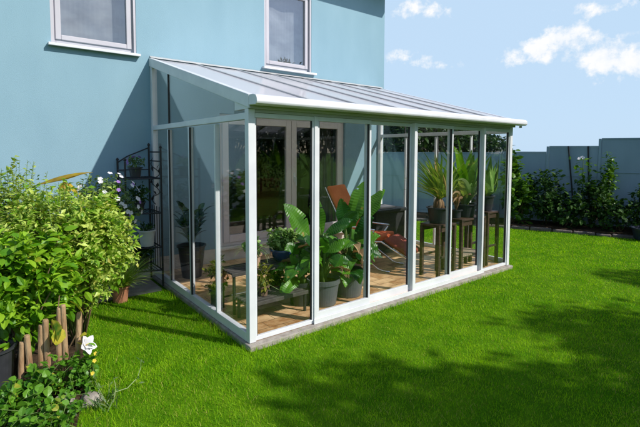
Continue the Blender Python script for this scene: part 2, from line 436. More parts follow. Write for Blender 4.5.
class MB:
    def __init__(self):
        self.v, self.f, self.n = [], [], 0

    def add(self, verts, faces):
        verts = np.asarray(verts, float).reshape(-1, 3)
        self.v.append(verts)
        self.f += [tuple(int(i) + self.n for i in fc) for fc in faces]
        self.n += len(verts)

    def box(self, x0, x1, y0, y1, z0, z1):
        self.add([(x0, y0, z0), (x1, y0, z0), (x1, y1, z0), (x0, y1, z0), (x0, y0, z1), (x1, y0, z1), (x1, y1, z1), (x0, y1, z1)],
                 [(0, 3, 2, 1), (4, 5, 6, 7), (0, 1, 5, 4), (1, 2, 6, 5), (2, 3, 7, 6), (3, 0, 4, 7)])
        return self

    def hexa(self, p):      # eight points: bottom four then top four
        self.add(p, [(0, 3, 2, 1), (4, 5, 6, 7), (0, 1, 5, 4), (1, 2, 6, 5), (2, 3, 7, 6), (3, 0, 4, 7)])
        return self

    def obox(self, c, half, ax, ay, az_):
        c, ax, ay, az_ = (np.asarray(q, float) for q in (c, ax, ay, az_))
        pts = [c + ax * half[0] * sx + ay * half[1] * sy + az_ * half[2] * sz for sz in (-1, 1) for sx, sy in ((-1, -1), (1, -1), (1, 1), (-1, 1))]
        return self.hexa(pts)

    def tube(self, path, rad, n=8, cap=True):
        path = [np.asarray(q, float) for q in path]
        if not hasattr(rad, '__len__'):
            rad = [rad] * len(path)
        rings, prev = [], None
        for i, q in enumerate(path):
            t = path[min(i + 1, len(path) - 1)] - path[max(i - 1, 0)]
            t = t / (np.linalg.norm(t) + 1e-9)
            if prev is None:
                a = np.cross(t, (0, 0, 1)) if abs(t[2]) < 0.9 else np.cross(t, (1, 0, 0))
            else:
                a = prev - t * np.dot(prev, t)
            a = a / (np.linalg.norm(a) + 1e-9)
            prev = a
            b = np.cross(t, a)
            rings += [q + rad[i] * (math.cos(2 * math.pi * k / n) * a + math.sin(2 * math.pi * k / n) * b) for k in range(n)]
        fs = []
        for i in range(len(path) - 1):
            for k in range(n):
                fs.append((i * n + k, i * n + (k + 1) % n, (i + 1) * n + (k + 1) % n, (i + 1) * n + k))
        if cap:
            fs.append(tuple(range(n - 1, -1, -1)))
            fs.append(tuple((len(path) - 1) * n + k for k in range(n)))
        self.add(rings, fs)
        return self

    def lathe(self, prof, c, n=28, squash=1.0):
        c = np.asarray(c, float)
        vs_, fs = [], []
        for r, z in prof:
            vs_ += [c + (r * math.cos(2 * math.pi * k / n), squash * r * math.sin(2 * math.pi * k / n), z) for k in range(n)]
        for i in range(len(prof) - 1):
            for k in range(n):
                fs.append((i * n + k, i * n + (k + 1) % n, (i + 1) * n + (k + 1) % n, (i + 1) * n + k))
        if prof[0][0] > 1e-6:
            fs.append(tuple(range(n - 1, -1, -1)))
        if prof[-1][0] > 1e-6:
            fs.append(tuple((len(prof) - 1) * n + k for k in range(n)))
        self.add(vs_, fs)
        return self

    def leaf_strip(self, pts, widths, nrm, fold=0.15):
        """a leaf along a path: three points across, folded at the midrib"""
        pts = [np.asarray(q, float) for q in pts]
        vs_, fs = [], []
        for i, q in enumerate(pts):
            t = pts[min(i + 1, len(pts) - 1)] - pts[max(i - 1, 0)]
            t /= np.linalg.norm(t) + 1e-9
            s = np.cross(t, nrm)
            s /= np.linalg.norm(s) + 1e-9
            u = np.cross(s, t)
            w = widths[i]
            vs_ += [q - s * w / 2 + u * fold * w, q, q + s * w / 2 + u * fold * w]
        for i in range(len(pts) - 1):
            a, b = i * 3, i * 3 + 3
            fs += [(a, a + 1, b + 1, b), (a + 1, a + 2, b + 2, b + 1)]
        self.add(vs_, fs)
        return self

    def build(self, name, material, parent=None, base=None, smooth=False, bevel=0.0, tagd=None):
        me = bpy.data.meshes.new(name)
        V = np.concatenate(self.v) if self.v else np.zeros((0, 3))
        off = np.zeros(3)
        if parent is not None:
            off = np.array(ROOT[parent.name])
        elif base is not None:
            off = np.array(base, float)
        me.from_pydata((V - off).tolist(), [], self.f)
        me.materials.append(MT[material] if isinstance(material, str) else material)
        if smooth:
            me.polygons.foreach_set("use_smooth", [True] * len(me.polygons))
        me.update()
        o = bpy.data.objects.new(name, me)
        col.objects.link(o)
        ROOT[o.name] = tuple(off)
        if parent is not None:
            o.parent = parent
        else:
            o.location = tuple(off)
        if bevel:
            bv = o.modifiers.new("bevel", 'BEVEL')
            bv.width = bevel
            bv.segments = 2
            bv.limit_method = 'ANGLE'
        if tagd:
            tag(o, *tagd)
        return o


def tag(o, label, cat, group=None):
    o["label"] = label
    o["category"] = cat
    if group:
        o["group"] = group


def thing(name, label, cat, base, group=None):
    o = bpy.data.objects.new(name, None)
    o.empty_display_size = 0.1
    col.objects.link(o)
    o.location = base
    ROOT[o.name] = tuple(base)
    tag(o, label, cat, group)
    return o


def structure(name, mb, material, base=None, smooth=False):
    o = mb.build(name, material, None, base, smooth)
    o["kind"] = "structure"
    return o


def copy_tree(o, loc, label):
    c = o.copy()
    col.objects.link(c)
    c.location = loc
    c["label"] = label
    for ch in list(o.children):
        k = ch.copy()
        col.objects.link(k)
        k.parent = c
        for g in list(ch.children):
            q = g.copy()
            col.objects.link(q)
            q.parent = k
    return c


# leaf templates: (along, across, fold), faces
T_DIAMOND = ([(0, 0, 0), (.45, -.5, 1), (.45, .5, 1), (.5, 0, 0), (1, 0, 0)], [(0, 3, 1), (0, 2, 3), (1, 3, 4), (3, 2, 4)])
T_OVAL = ([(0, 0, 0), (.22, -.36, 1), (.22, .36, 1), (.55, -.5, 1), (.55, .5, 1), (.4, 0, 0), (.82, -.3, 1), (.82, .3, 1), (.75, 0, 0), (1, 0, 0)],
          [(0, 5, 1), (0, 2, 5), (1, 5, 3), (2, 4, 5), (3, 5, 8), (5, 4, 8), (3, 8, 6), (4, 7, 8), (6, 8, 9), (8, 7, 9)])
T_STRAP = ([(0, -.3, .6), (0, .3, .6), (.35, -.5, 1), (.35, .5, 1), (.7, -.38, 1), (.7, .38, 1), (1, 0, 0)], [(0, 1, 3, 2), (2, 3, 5, 4), (4, 5, 6)])


def unit(a):
    return a / (np.linalg.norm(a, axis=-1, keepdims=True) + 1e-9)


def scatter(mb, P, Dr, L, W, tmpl=T_DIAMOND, upv=None, fold=0.25, droop=0.2):
    """many leaves at once"""
    P = np.asarray(P, float)
    n = len(P)
    if n == 0:
        return mb
    Dr = unit(np.asarray(Dr, float))
    if upv is None:
        upv = unit(np.array([0.0, 0, 1]) + RNG.normal(0, .45, (n, 3)))
    S = unit(np.cross(Dr, upv))
    N = np.cross(S, Dr)
    L = np.broadcast_to(np.asarray(L, float), (n,))[:, None]
    W = np.broadcast_to(np.asarray(W, float), (n,))[:, None]
    tp, tf = tmpl
    vs_ = np.stack([P + Dr * (u * L) + S * (v * W) + N * (abs(v) * fw_ * fold * W - droop * L * u * u) for (u, v, fw_) in tp], 1)
    k = len(tp)
    base = mb.n
    mb.v.append(vs_.reshape(-1, 3))
    for i in range(n):
        b = base + i * k
        mb.f += [tuple(b + j for j in fc) for fc in tf]
    mb.n += n * k
    return mb


def rand_dirs(n, zbias=0.0):
    d = RNG.normal(0, 1, (n, 3))
    d[:, 2] += zbias
    return unit(d)


def shrub_parts(base, crown_c, crown_r, n_twigs, per, leaf_l, leaf_w, tmpl=T_DIAMOND, twig=0.25, zb=0.5, shell=0.55, n_stem=7, stem_r=0.008,
                droop=0.25, clip=None):
    """stems from the base into the crown, and leaves set in twigs through the crown's volume"""
    base, cc, cr = (np.asarray(q, float) for q in (base, crown_c, crown_r))
    st, lf = MB(), MB()
    d = rand_dirs(n_twigs, 0.15)
    rad = shell + (1.08 - shell) * RNG.random((n_twigs, 1)) ** 0.7
    # lumpy outline
    lump = 0.86 + 0.2 * np.sin(d[:, :1] * 5.1 + 1.3) * np.sin(d[:, 2:3] * 4.3 + d[:, 1:2] * 3.7)
    ends = cc + d * cr * rad * lump
    if clip is not None:
        keep = clip(ends)
        d, ends = d[keep], ends[keep]
    od = unit(d * cr + np.array([0, 0, zb * cr.max()]) + RNG.normal(0, .25, d.shape) * cr.max())
    for i in range(n_stem):
        e = ends[int(RNG.integers(len(ends)))]
        mid = base * 0.45 + e * 0.55 + np.array([0, 0, 0.15 * cr[2]])
        b0 = base + np.append(RNG.normal(0, .05, 2), 0)
        st.tube([b0, (b0 + mid) / 2, mid, e], [stem_r, stem_r * .8, stem_r * .55, stem_r * .25], 6)
    P, Dd = [], []
    for j in range(per):
        t = (j + RNG.random(len(ends))) / per
        p = ends + od * ((t - 0.6) * twig)[:, None]
        side = unit(np.cross(od, rand_dirs(len(ends))))
        P.append(p)
        Dd.append(unit(od * 0.55 + side * 0.9 + RNG.normal(0, .18, od.shape)))
    P, Dd = np.concatenate(P), np.concatenate(Dd)
    s = 0.6 + 0.7 * RNG.random(len(P))
    scatter(lf, P, Dd, leaf_l * s, leaf_w * s, tmpl, droop=droop)
    return st, lf


ROOM = [None]     # leaves inside the glass room stay inside it


def keep_inside(p, m=.12):
    if ROOM[0]:
        x0, x1, y0, y1 = ROOM[0]
        p[0] = min(max(p[0], x0 + m), x1 - m)
        p[1] = min(max(p[1], y0 + m), y1 - m)
    return p


def arc_leaf(mb, base, az_, tilt0, tilt1, length, width, prof, nseg=9, fold=0.18, wave=0.0):
    """one long leaf: starts at angle tilt0 above the horizon and bends to tilt1"""
    p = np.asarray(base, float)
    pts, ws = [p.copy()], [width * prof(0)]
    for i in range(nseg):
        t = (i + 0.5) / nseg
        ti = tilt0 + (tilt1 - tilt0) * t ** 1.4
        p = p + np.array([math.cos(az_) * math.cos(ti), math.sin(az_) * math.cos(ti), math.sin(ti)]) * length / nseg
        pts.append(keep_inside(p.copy()))
        u = (i + 1) / nseg
        ws.append(max(0.0015, width * prof(u) * (1 + wave * math.sin(9 * u + az_ * 5))))
    nrm = np.array([-math.cos(az_) * math.sin(tilt0), -math.sin(az_) * math.sin(tilt0), max(0.15, math.cos(tilt0))])
    mb.leaf_strip(pts, ws, nrm, fold)
    return pts


P_STRAP = lambda u: (0.55 + 0.45 * min(1, u * 4)) * (1 - u ** 2.2) + 0.02
P_PADDLE = lambda u: 0.06 if u < 0.22 else math.sin(math.pi * min(1, (u - 0.2) / 0.8) ** 0.72) ** 0.75 + 0.01
P_LANCE = lambda u: math.sin(math.pi * u ** 0.8) ** 0.9 + 0.03


def pot(parent, c, r_top, r_bot, h, material, name='pot', rim=0.02):
    t = 0.012
    prof = [(r_bot * .98, 0), (r_bot, 0.01), (r_top - 0.01, h - rim), (r_top - 0.01, h - rim), (r_top + .008, h - rim + .004), (r_top + 0.008, h),
            (r_top - t, h), (r_top - t - 0.01, h - 0.05), (0.0, h - 0.05)]
    o = MB().lathe(prof, c, 32).build(name, material, parent, smooth=False, bevel=0)
    MB().lathe([(r_top - t - .012, h - 0.045), (0.0, h - 0.032)], c, 20).build('soil', 'soil', parent)
    return o


# ================================================================== THE SETTING
GZ = -0.05      # lawn level; the conservatory frame stands on z = 0
structure('ground', MB().box(-400, 400, -400, 400, -0.60, GZ - 0.008), 'lawn_ground')
# lawn sheet
structure('lawn', MB().box(-9, 8.6, -14, 12, -0.30, GZ), 'lawn_ground')


def lawn_blades():
    """mown lawn: single blades, finer and denser near the photographer"""
    cx, cy = -1.853, -3.408
    Ps, Hs, Ws = [], [], []
    bands = [(1.2, 3.4, 9500, .0027), (3.4, 5.2, 7500, .0034), (5.2, 8.0, 3600, .0054), (8.0, 12.6, 1700, .0090)]
    for r0, r1, dens_, w in bands:
        a0, a1 = YAW - R(56), YAW + R(52)
        n = int(dens_ * 0.5 * (r1 * r1 - r0 * r0) * (a1 - a0))
        r = np.sqrt(r0 * r0 + (r1 * r1 - r0 * r0) * RNG.random(n))
        a = a0 + (a1 - a0) * RNG.random(n)
        x, y = cx + r * np.sin(a), cy + r * np.cos(a)
        kx = 7.94 + (1.68 - y) * 0.4247 - 0.02       # kerb of the far border
        ok = x < kx
        ok &= ~((x > -0.026 + 0.012 * np.sin(y * 31)) & (x < 4.57) & (y > -0.050 + .014 * np.sin(x * 17) * np.sin(x * 5.3)) & (y < 2.9))
        ok &= ~((x < 4.7) & (y > 2.10))
        ok &= ~((x < -1.16 + 0.06 * np.sin(y * 7)) & (y > 0.30)) & ~((x < np.where(y < -.12, -1.46, -1.30) + 0.04 * np.sin(y * 9 + x * 4)) & (y > -0.75))
        x, y = x[ok], y[ok]
        # patchy growth
        g = 0.5 + 0.5 * np.sin(x * 2.3 + 1.7 * np.sin(y * 1.9)) * np.sin(y * 2.9 + 1.3 * np.sin(x * 2.1))
        keep = RNG.random(len(x)) < (0.70 + 0.3 * g)
        x, y, g = x[keep], y[keep], g[keep]
        Ps.append(np.stack([x, y], 1))
        Hs.append((0.013 + 0.016 * RNG.random(len(x)) + 0.008 * g) * (1 + 0.5 * (RNG.random(len(x)) > .985)))
        edge = ((y < .02) & (y > -.14) & (x > -.1) & (x < 4.65)) | ((x > -.12) & (x < 0) & (y > -.1) & (y < 2.2)) | (x < -1.05 + .1 * np.sin(y * 5))
        Hs[-1] = Hs[-1] * np.where(edge & (RNG.random(len(x)) < .55), 1.5 + 1.1 * RNG.random(len(x)), 1.0)
        Ws.append(np.full(len(x), w))
    P, H, W = np.concatenate(Ps), np.concatenate(Hs), np.concatenate(Ws)
    n = len(P)
    th = RNG.random(n) * 2 * math.pi
    lean = RNG.normal(0, .75, n)
    la = RNG.random(n) * 2 * math.pi
    s = np.stack([np.cos(th), np.sin(th), np.zeros(n)], 1) * (W / 2)[:, None]
    ld = np.stack([np.cos(la), np.sin(la), np.zeros(n)], 1) * (lean * H)[:, None]
    b = np.column_stack([P, np.full(n, GZ - 0.004)])
    zz = np.array([0, 0, 1.0])
    mid = b + ld * .35 + zz * (H * .55)[:, None]
    tip = b + ld + zz * H[:, None]
    V = np.stack([b - s, b + s, mid + s * .8, mid - s * .8, tip], 1).reshape(-1, 3)
    me = bpy.data.meshes.new('grass')
    me.vertices.add(n * 5)
    me.vertices.foreach_set('co', V.ravel().astype(np.float32))
    o5 = np.arange(n)[:, None] * 5
    loops = np.concatenate([o5 + np.array([0, 1, 2, 3]), o5 + np.array([3, 2, 4])], 1).ravel()
    me.loops.add(n * 7)
    me.loops.foreach_set('vertex_index', loops.astype(np.int32))
    st = (np.arange(n)[:, None] * 7 + np.array([0, 4])).ravel()
    me.polygons.add(n * 2)
    me.polygons.foreach_set('loop_start', st.astype(np.int32))
    me.materials.append(MT['grass'])
    me.materials.append(MT['straw_grass'])
    pat = np.sin(P[:, 0] * 1.3 + 2.1 * np.sin(P[:, 1] * 1.1)) * np.sin(P[:, 1] * 1.7 + 1.2 * np.sin(P[:, 0] * 1.6 + .7))
    straw = RNG.random(n) < (.035 + .13 * np.clip(pat - .25, 0, 1))
    me.polygons.foreach_set('material_index', np.repeat(straw.astype(np.int32), 2))
    me.update(calc_edges=True)
    me.validate()
    o = bpy.data.objects.new('grass', me)
    col.objects.link(o)
    o['kind'] = 'stuff'
    tag(o, 'bright green mown grass of the garden lawn', 'grass')


lawn_blades()

# soil of the flower bed at the left and of the border below the fence
structure('flower_bed', MB().hexa([(-8, -1.6, -.3), (-1.56, -0.7, -.3), (-1.2, 0.5, -.3), (-8, 2.1, -.3), (-8, -1.6, GZ + .012), (-1.56, -0.7, GZ + .012), (-1.2, 0.5, GZ + .012), (-8, 2.1, GZ + .012)]), 'soil')
structure('flower_bed', MB().hexa([(-8, .5, -.3), (-1.2, 0.5, -.3), (-1.12, 2.1, -.3), (-8, 2.1, -.3), (-8, .5, GZ + .016), (-1.2, 0.5, GZ + .016), (-1.12, 2.1, GZ + .016), (-8, 2.1, GZ + .016)]), 'soil')
KU = np.array([-0.391, 0.920])   # along the border kerb
KN = np.array([0.920, 0.391])    # towards the fence
K0 = np.array([8.25, 0.95])


def strip(p, s0, s1, d0, d1, z0, z1):
    q = lambda s, d: p + KU * s + KN * d
    c = [q(s0, d0), q(s0, d1), q(s1, d1), q(s1, d0)]
    return [(*a, z0) for a in c] + [(*a, z1) for a in c]


structure('border_soil', MB().hexa(strip(K0, -6, 7, .10, 1.4, -.3, 0.03)), 'soil')
kb = thing('border_kerb', 'low edging of rough reddish grey stones between lawn and border', 'kerb', (*K0, GZ))
s_ = -5.0
while s_ < 6:
    ln = random.uniform(.28, .5)
    h = random.uniform(.04, .09)
    MB().hexa(strip(K0, s_, s_ + ln - .02, random.uniform(-.03, .01), .14, -.1, GZ + h)).build('edging_stone', 'kerb', kb, bevel=0.02)
    s_ += ln
# paving beside the house wall
pv = MB()
for i in range(9):
    pv.box(-4.5 + i * .49, -4.5 + i * .49 + .482, 2.17, 2.47, -.3, -0.018)
    pv.box(-4.5 + i * .49, -4.5 + i * .49 + .482, 2.48, 2.79, -.3, -0.018)
structure('paved_path', pv, 'paving')

# ------------------------------------------------------------------ house
D, W = 2.803, 4.553
HX0, HX1, HY1, EAVE = -7.0, 4.64, 10.5, 4.93
house = thing('house', 'light blue rendered house with white framed upper windows', 'house', (0, D, 0))


def wall_holes(mb, x0, x1, z0, z1, y0, y1, holes):
    xs = sorted({x0, x1, *[h[0] for h in holes], *[h[1] for h in holes]})
    zs = sorted({z0, z1, *[h[2] for h in holes], *[h[3] for h in holes]})
    solid = lambda i, j: 0 <= i < len(xs) - 1 and 0 <= j < len(zs) - 1 and not any(
        h[0] <= (xs[i] + xs[i + 1]) / 2 <= h[1] and h[2] <= (zs[j] + zs[j + 1]) / 2 <= h[3] for h in holes)
    for i in range(len(xs) - 1):
        for j in range(len(zs) - 1):
            if not solid(i, j):
                continue
            a, b, c, d = xs[i], xs[i + 1], zs[j], zs[j + 1]
            mb.add([(a, y0, c), (b, y0, c), (b, y0, d), (a, y0, d)], [(0, 1, 2, 3)])
            mb.add([(a, y1, c), (b, y1, c), (b, y1, d), (a, y1, d)], [(3, 2, 1, 0)])
            if not solid(i - 1, j):
                mb.add([(a, y0, c), (a, y0, d), (a, y1, d), (a, y1, c)], [(0, 1, 2, 3)])
            if not solid(i + 1, j):
                mb.add([(b, y0, c), (b, y0, d), (b, y1, d), (b, y1, c)], [(3, 2, 1, 0)])
            if not solid(i, j - 1):
                mb.add([(a, y0, c), (b, y0, c), (b, y1, c), (a, y1, c)], [(3, 2, 1, 0)])
            if not solid(i, j + 1):
                mb.add([(a, y0, d), (b, y0, d), (b, y1, d), (a, y1, d)], [(0, 1, 2, 3)])


W1 = (-1.16, -0.17, 3.07, 4.42)
W2 = (1.83, 2.79, 3.15, 4.50)
DOOR = (1.03, 3.60, 0.24, 2.34)
wb = MB()
wall_holes(wb, HX0, HX1, 0.24, EAVE, D, D + .36, [W1, W2, DOOR])
wall_front = wb.build('wall', 'wall', house)
wb = MB()
wb.box(HX0, HX0 + .36, D + .361, HY1, 0.0, EAVE).box(HX1 - .36, HX1, D + .361, HY1, 0.0, EAVE).box(HX0 + .361, HX1 - .361, HY1 - .36, HY1, 0, EAVE)
wb.build('wall', 'wall', house)
MB().box(HX0, HX1 - .002, D + .004, D + .36, -0.3, 0.237).build('plinth', 'plinth_paint', house)
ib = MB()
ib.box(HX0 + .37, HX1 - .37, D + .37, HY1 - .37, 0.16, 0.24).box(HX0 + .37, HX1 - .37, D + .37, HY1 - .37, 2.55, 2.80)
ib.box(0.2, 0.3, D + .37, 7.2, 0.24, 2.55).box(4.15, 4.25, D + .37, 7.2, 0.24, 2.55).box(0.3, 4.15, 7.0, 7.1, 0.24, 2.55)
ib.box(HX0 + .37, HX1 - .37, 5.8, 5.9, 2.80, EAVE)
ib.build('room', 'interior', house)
# roof with an eave along the garden side
yo = D - .52
rb = MB()
ymid, zr_ = (D + HY1) / 2, EAVE + 3.0
for (ya, yb) in ((yo, ymid), (HY1 + .5, ymid)):
    z0 = EAVE + .05
    rb.hexa([(HX0 - .4, ya, z0), (HX1 + .25, ya, z0), (HX1 + .25, yb, zr_), (HX0 - .4, yb, zr_),
             (HX0 - .4, ya, z0 + .16), (HX1 + .25, ya, z0 + .16), (HX1 + .25, yb, zr_ + .16), (HX0 - .4, yb, zr_ + .16)])
roof_o = rb.build('roof', 'roof_tile', house)
MB().box(HX0 - .38, HX1 + .23, yo, D + .35, EAVE + .001, EAVE + .045).build('soffit', 'soffit', house)
for x in (HX0, HX1 - .36):
    gb = MB()
    gb.add([(x, D + .05, EAVE + .05), (x + .36, D + .05, EAVE + .05), (x + .36, HY1 - .05, EAVE + .05), (x, HY1 - .05, EAVE + .05), (x, ymid, zr_), (x + .36, ymid, zr_)],
           [(0, 1, 5, 4), (2, 3, 4, 5), (0, 4, 3), (1, 2, 5), (0, 3, 2, 1)])
    gb.build('gable_wall', 'wall', house)


def frame_rect(mb, x0, x1, z0, z1, w, y0, y1, wb_=None):
    wb_ = wb_ or w
    mb.box(x0, x0 + w, y0, y1, z0, z1).box(x1 - w, x1, y0, y1, z0, z1)
    mb.box(x0 + w, x1 - w, y0, y1, z1 - w, z1).box(x0 + w, x1 - w, y0, y1, z0, z0 + wb_)


def upstairs_window(wn_, sill_l, sill_r):
    x0, x1, z0, z1 = wn_
    fb = MB()
    frame_rect(fb, x0 + .002, x1 - .002, z0 + .002, z1 - .002, .055, D + .055, D + .12)
    w = fb.build('window', 'frame_lilac', house, bevel=0.006)
    sb = MB()
    frame_rect(sb, x0 + .052, x1 - .052, z0 + .054, z1 - .054, .062, D + .035, D + .105)
    sb.build('sash', 'frame_lilac', w, bevel=0.008)
    MB().box(x0 + .11, x1 - .11, D + .066, D + .076, z0 + .112, z1 - .112).build('pane', 'win_glass', w)
    MB().box(x0 + .001, x0 + .03, D + .006, D + .05, z0 + .004, z1 - .003).build('shutter_rail', 'frame_lilac', w)
    MB().box(x1 - .03, x1 - .001, D + .006, D + .05, z0 + .004, z1 - .003).build('shutter_rail', 'frame_lilac', w)
    # net curtain in folds
    cb, n = MB(), 90
    vs_, fs = [], []
    for i in range(n + 1):
        x = x0 + .03 + (x1 - x0 - .06) * i / n
        y = D + .24 + .0012 * math.sin(i * 1.15) + .014 * math.sin(i * .13 + x0)
        vs_ += [(x, y, z0 + .03 + .02 * math.sin(i * .2)), (x, y + .003, z1 + .05)]
    for i in range(n):
        fs.append((2 * i, 2 * i + 2, 2 * i + 3, 2 * i + 1))
    cb.add(vs_, fs)
    cb.build('net_curtain', 'curtain', w, smooth=True)
    MB().hexa([(sill_l, D - .075, z0 - .045), (sill_r, D - .075, z0 - .045), (sill_r, D + .06, z0 - .035), (sill_l, D + .06, z0 - .035),
               (sill_l, D - .075, z0 - .012), (sill_r, D - .075, z0 - .012), (sill_r, D + .06, z0 - .002), (sill_l, D + .06, z0 - .002)]).build('sill', 'alu_white', w, bevel=.003)


upstairs_window(W1, W1[0] - .035, W1[1] + .035)
upstairs_window(W2, W2[0] - .045, W2[1] + .07)

# glazed garden door inside the conservatory
x0, x1, z0, z1 = DOOR
fb = MB()
frame_rect(fb, x0 + .002, x1 - .002, z0 + .002, z1 - .002, .06, D + .05, D + .13)
pd = fb.build('door_frame', 'frame_taupe', house, bevel=.006)
MB().box(x0 - .04, x1 + .04, D - .06, D + .05, z0 - .035, z0 + .001).build('threshold', 'plinth_paint', house, bevel=.004)
xm = 2.385
for k, (a, b) in enumerate(((x0 + .056, xm - .004), (xm + .004, x1 - .056))):
    lb = MB()
    frame_rect(lb, a, b, z0 + .058, z1 - .058, .105, D + .028, D + .098, .12)
    leaf = lb.build('door_leaf', 'frame_taupe', house, bevel=.008)
    MB().box(a + .1, b - .1, D + .058, D + .07, z0 + .17, z1 - .16).build('pane', 'door_glass', leaf)
    if k == 1:
        hb = MB().tube([(a + .05, D + .03, 1.30), (a + .05, D - .025, 1.30), (a + .05, D - .03, 1.29), (a + .05, D - .03, 1.16)], .011, 8)
        hb.box(a + .035, a + .065, D + .018, D + .029, 1.22, 1.38)
        hb.build('handle', 'alu_white', leaf)
# curtain inside the living room
vs_, fs = [], []
for i in range(41):
    x = 3.2 + .42 * i / 40
    y = D + .46 + .03 * math.sin(i * .95)
    vs_ += [(x, y, .26), (x, y, 2.4)]
fs = [(2 * i, 2 * i + 2, 2 * i + 3, 2 * i + 1) for i in range(40)]
cb = MB()
cb.add(vs_, fs)
cb.build('curtain', 'curtain', house, smooth=True)

# ------------------------------------------------------------------ conservatory
con = thing('conservatory', 'white aluminium lean-to conservatory with glass walls against the blue house', 'conservatory', (0, 0, 0))
SL = 0.278
zr = lambda y: 3.035 + (y - D) * SL          # top of the rafters
MB().box(-.028, W + .015, -.060, D - .002, -.35, -.002).build('foundation', 'concrete', con, bevel=.01)
MB().box(.02, W - .02, .02, D - .004, -.001, .026).build('floor', 'tile', con)
PO = .068
T_TOP = 2.10
front_x = [0.0, .759, 1.518, 2.277, 3.036, 3.794, W]


def cb_(name, m, *boxes, bevel=.004):
    b = MB()
    for q in boxes:
        b.box(*q)
    return b.build(name, m, con, bevel=bevel)


# posts
for x, y in ((0.0, 0.0), (W - PO, 0.0)):
    cb_('post', 'alu_white', (x, x + PO, y, y + PO, 0, T_TOP + .03))
for x in (front_x[1], front_x[3], front_x[5]):
    cb_('post', 'alu_white', (x - .020, x + .022, 0.0, .07, 0, T_TOP))
for x in (0.0, W - .07):
    cb_('post', 'alu_white', (x, x + .07, D - .075, D - .003, 0, zr(D) - .10))
# eave beam, its rail and the gutter
cb_('eave_beam', 'alu_grey', (PO + .001, W - PO - .001, .004, .085, T_TOP + .001, T_TOP + .085))
cb_('eave_beam', 'alu_grey', (-.004, W + .004, -.035, .003, T_TOP + .030, T_TOP + .088))
gp = [(-.180, 2.180), (-.176, 2.212), (-.155, 2.238), (-.11, 2.248), (-.036, 2.248), (-.036, 2.158), (-.150, 2.154), (-.172, 2.163)]
gb = MB()
n = len(gp)
gx0, gx1 = -.015, W + .085
gb.add([(gx0, y, z) for y, z in gp] + [(gx1, y, z) for y, z in gp],
       [(i, i + 1 if i + 1 < n else 0, n + (i + 1 if i + 1 < n else 0), n + i) for i in range(n)] + [tuple(range(n - 1, -1, -1)), tuple(range(n, 2 * n))])
gb.build('gutter', 'alu_white', con, bevel=.005)
MB().tube([(W + .05, -.09, 2.152), (W + .05, -.09, 2.12)], .02, 10).build('gutter_outlet', 'alu_grey', con)


# sliding and fixed front panels
def front_panel(a, b, ya, thick_bottom, side=.026, m='alu_white'):
    fb_ = MB()
    zb_ = .11 if thick_bottom else .045
    fb_.box(a, a + side, ya, ya + .035, zb_, T_TOP - .045).box(b - side, b, ya, ya + .035, zb_, T_TOP - .045)
    fb_.box(a, b, ya, ya + .036, T_TOP - .044, T_TOP - .001).box(a, b, ya, ya + .036, .004, zb_ - .001)
    p = fb_.build('glazed_panel', m, con, bevel=.003)
    MB().box(a + side - .006, b - side + .006, ya + .014, ya + .022, zb_ - .004, T_TOP - .04).build('pane', 'glass', p)
    gk = MB()
    for (u, v) in ((a + side, a + side + .007), (b - side - .007, b - side)):
        gk.box(u, v, ya + .006, ya + .029, zb_, T_TOP - .046)
    gk.build('gasket', 'gasket', p)
    return p


front_panel(PO + .001, front_x[1] - .021, .014, False, .018)
front_panel(front_x[1] + .023, front_x[2] + .018, .012, True)
front_panel(front_x[2] - .018, front_x[3] - .021, .050, True)
front_panel(front_x[3] + .023, front_x[4] + .018, .012, True)
front_panel(front_x[4] - .018, front_x[5] - .021, .050, True)
front_panel(front_x[5] + .023, W - PO - .001, .014, False, .020)
cb_('sill_rail', 'alu_white', (front_x[1] - .03, front_x[5] + .04, -.012, -.001, 0.0, .05), bevel=.002)

